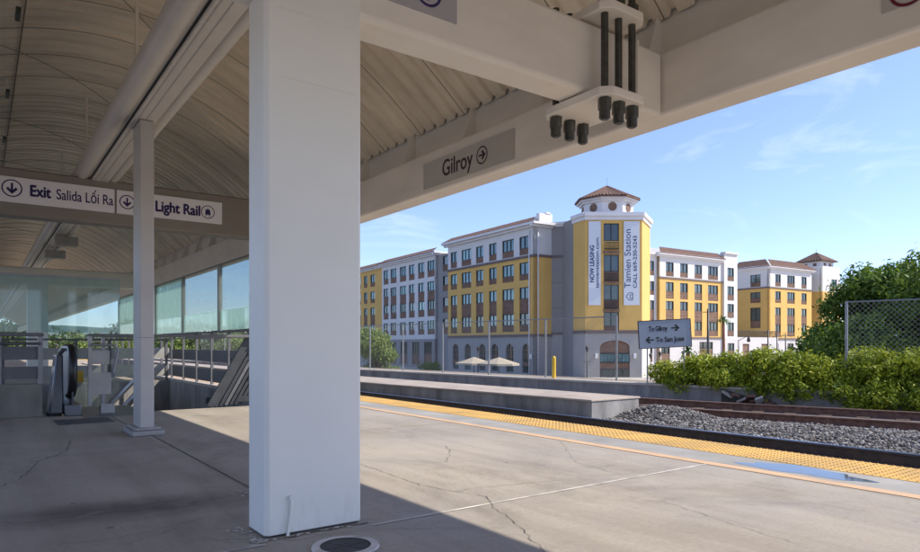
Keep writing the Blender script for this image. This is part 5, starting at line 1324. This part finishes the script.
x, y = PT(660, 66); street_lamp(x, y, -.2, 'dark lamp post partly behind the track sign', 0)
x, y = PT(478, 66); street_lamp(x, y, .3, 'dark lamp post among the parasols before the arches', 0)
def pole(u, d, h, label, r=.1, wire=True):
    x, y = PT(u, d); o = empty('utility_pole', (x, y, -2.43), label, 'utility pole', 'dark poles beyond the hedge')
    m_ = MB(); m_.tube([(x, y, -2.43), (x, y, 0), (x, y, h)], r, 8, r2=r * .7); m_.build('pole', M['frame'], o, smooth=True)
    m_ = MB(); m_.bar((x - .5 * RIGHT.x, y - .5 * RIGHT.y, h - .3), (x + .5 * RIGHT.x, y + .5 * RIGHT.y, h - .3), .06, .06); m_.build('cross_arm', M['frame'], o)
pole(708, 60, 4.3, 'tall dark pole in front of the sunlit right wing', .13)
pole(768, 70, 2.6, 'thin dark pole right of the curved lamp post', .09)
pole(777, 72, 2.2, 'thin dark pole before the second building, middle one', .08)
pole(785.5, 72, 2.3, 'thin dark pole before the second building, rightmost one', .08)
def palm(u, d, h, label, seed):
    x, y = PT(u, d); o = empty('palm_tree', (x, y, -2.43), label, 'palm tree', 'small palms by the right wing')
    m_ = MB(); m_.tube([(x, y, -2.43), (x + .05, y, 0), (x, y, h)], .22, 8, r2=.16); m_.build('trunk', mat('reddish_trunk', (.20, .09, .06), .9, var=.2), o, smooth=True)
    rnd = random.Random(seed); m_ = MB()
    for k in range(34):
        a = rnd.uniform(0, 6.283); el = rnd.uniform(-.5, 1.2); L = rnd.uniform(.7, 1.25); p = Vector((x, y, h)); d_ = Vector((math.cos(a) * math.cos(el), math.sin(a) * math.cos(el), math.sin(el))); s_ = d_.cross(UP).normalized()
        for i in range(5):
            q = p + d_ * L / 5; m_.face([p - s_ * .09, q - s_ * .09, q + s_ * .09, p + s_ * .09]); p = q; d_ = (d_ - UP * .33).normalized()
    m_.build('crown', M['palm'], o)
palm(688, 68, .4, 'small palm with reddish trunk right behind the track sign', 1)
palm(723.5, 84, 4.2, 'taller palm in front of the white pier of the right wing', 2)
def parasol(u, d, label, w_=1.9, z=-.3):
    x, y = PT(u, d); o = empty('patio_parasol', (x, y, -2.43), label, 'parasol', 'beige parasols before the arches')
    m_ = MB(); m_.tube([(x, y, -2.43), (x, y, -1), (x, y, z)], .035, 8); m_.build('pole', M['frame'], o)
    m_ = MB(); n = 8
    for i in range(n):
        a0, a1 = 6.2832 * i / n, 6.2832 * (i + 1) / n
        m_.face([(x, y, z + .12), (x + w_ * math.cos(a0), y + w_ * math.sin(a0), z - .5), (x + w_ * math.cos(a1), y + w_ * math.sin(a1), z - .5)])
        m_.face([(x + w_ * math.cos(a0), y + w_ * math.sin(a0), z - .5), (x + w_ * math.cos(a0), y + w_ * math.sin(a0), z - .68), (x + w_ * math.cos(a1), y + w_ * math.sin(a1), z - .68), (x + w_ * math.cos(a1), y + w_ * math.sin(a1), z - .5)])
    m_.build('canopy', M['canvas'], o)
parasol(474, 66, 'beige patio parasol before the arches, left one'); parasol(499, 64, 'beige patio parasol before the arches, right one', 2.0)
# low street shrubs by the arches
for i, (u, d, lab) in enumerate(((425, 80, 'small round street shrub before the white block'), (433, 78, 'small street shrub right of the first one before the white block'))):
    x, y = PT(u, d); shrub('shrub', x, y, -2.5, [(x, y, -1.6, .9, .9, .7), (x + .5, y, -1.9, .7, .7, .5)], 900, .12, 400 + i, M['leaft'], lab, 'shrub')
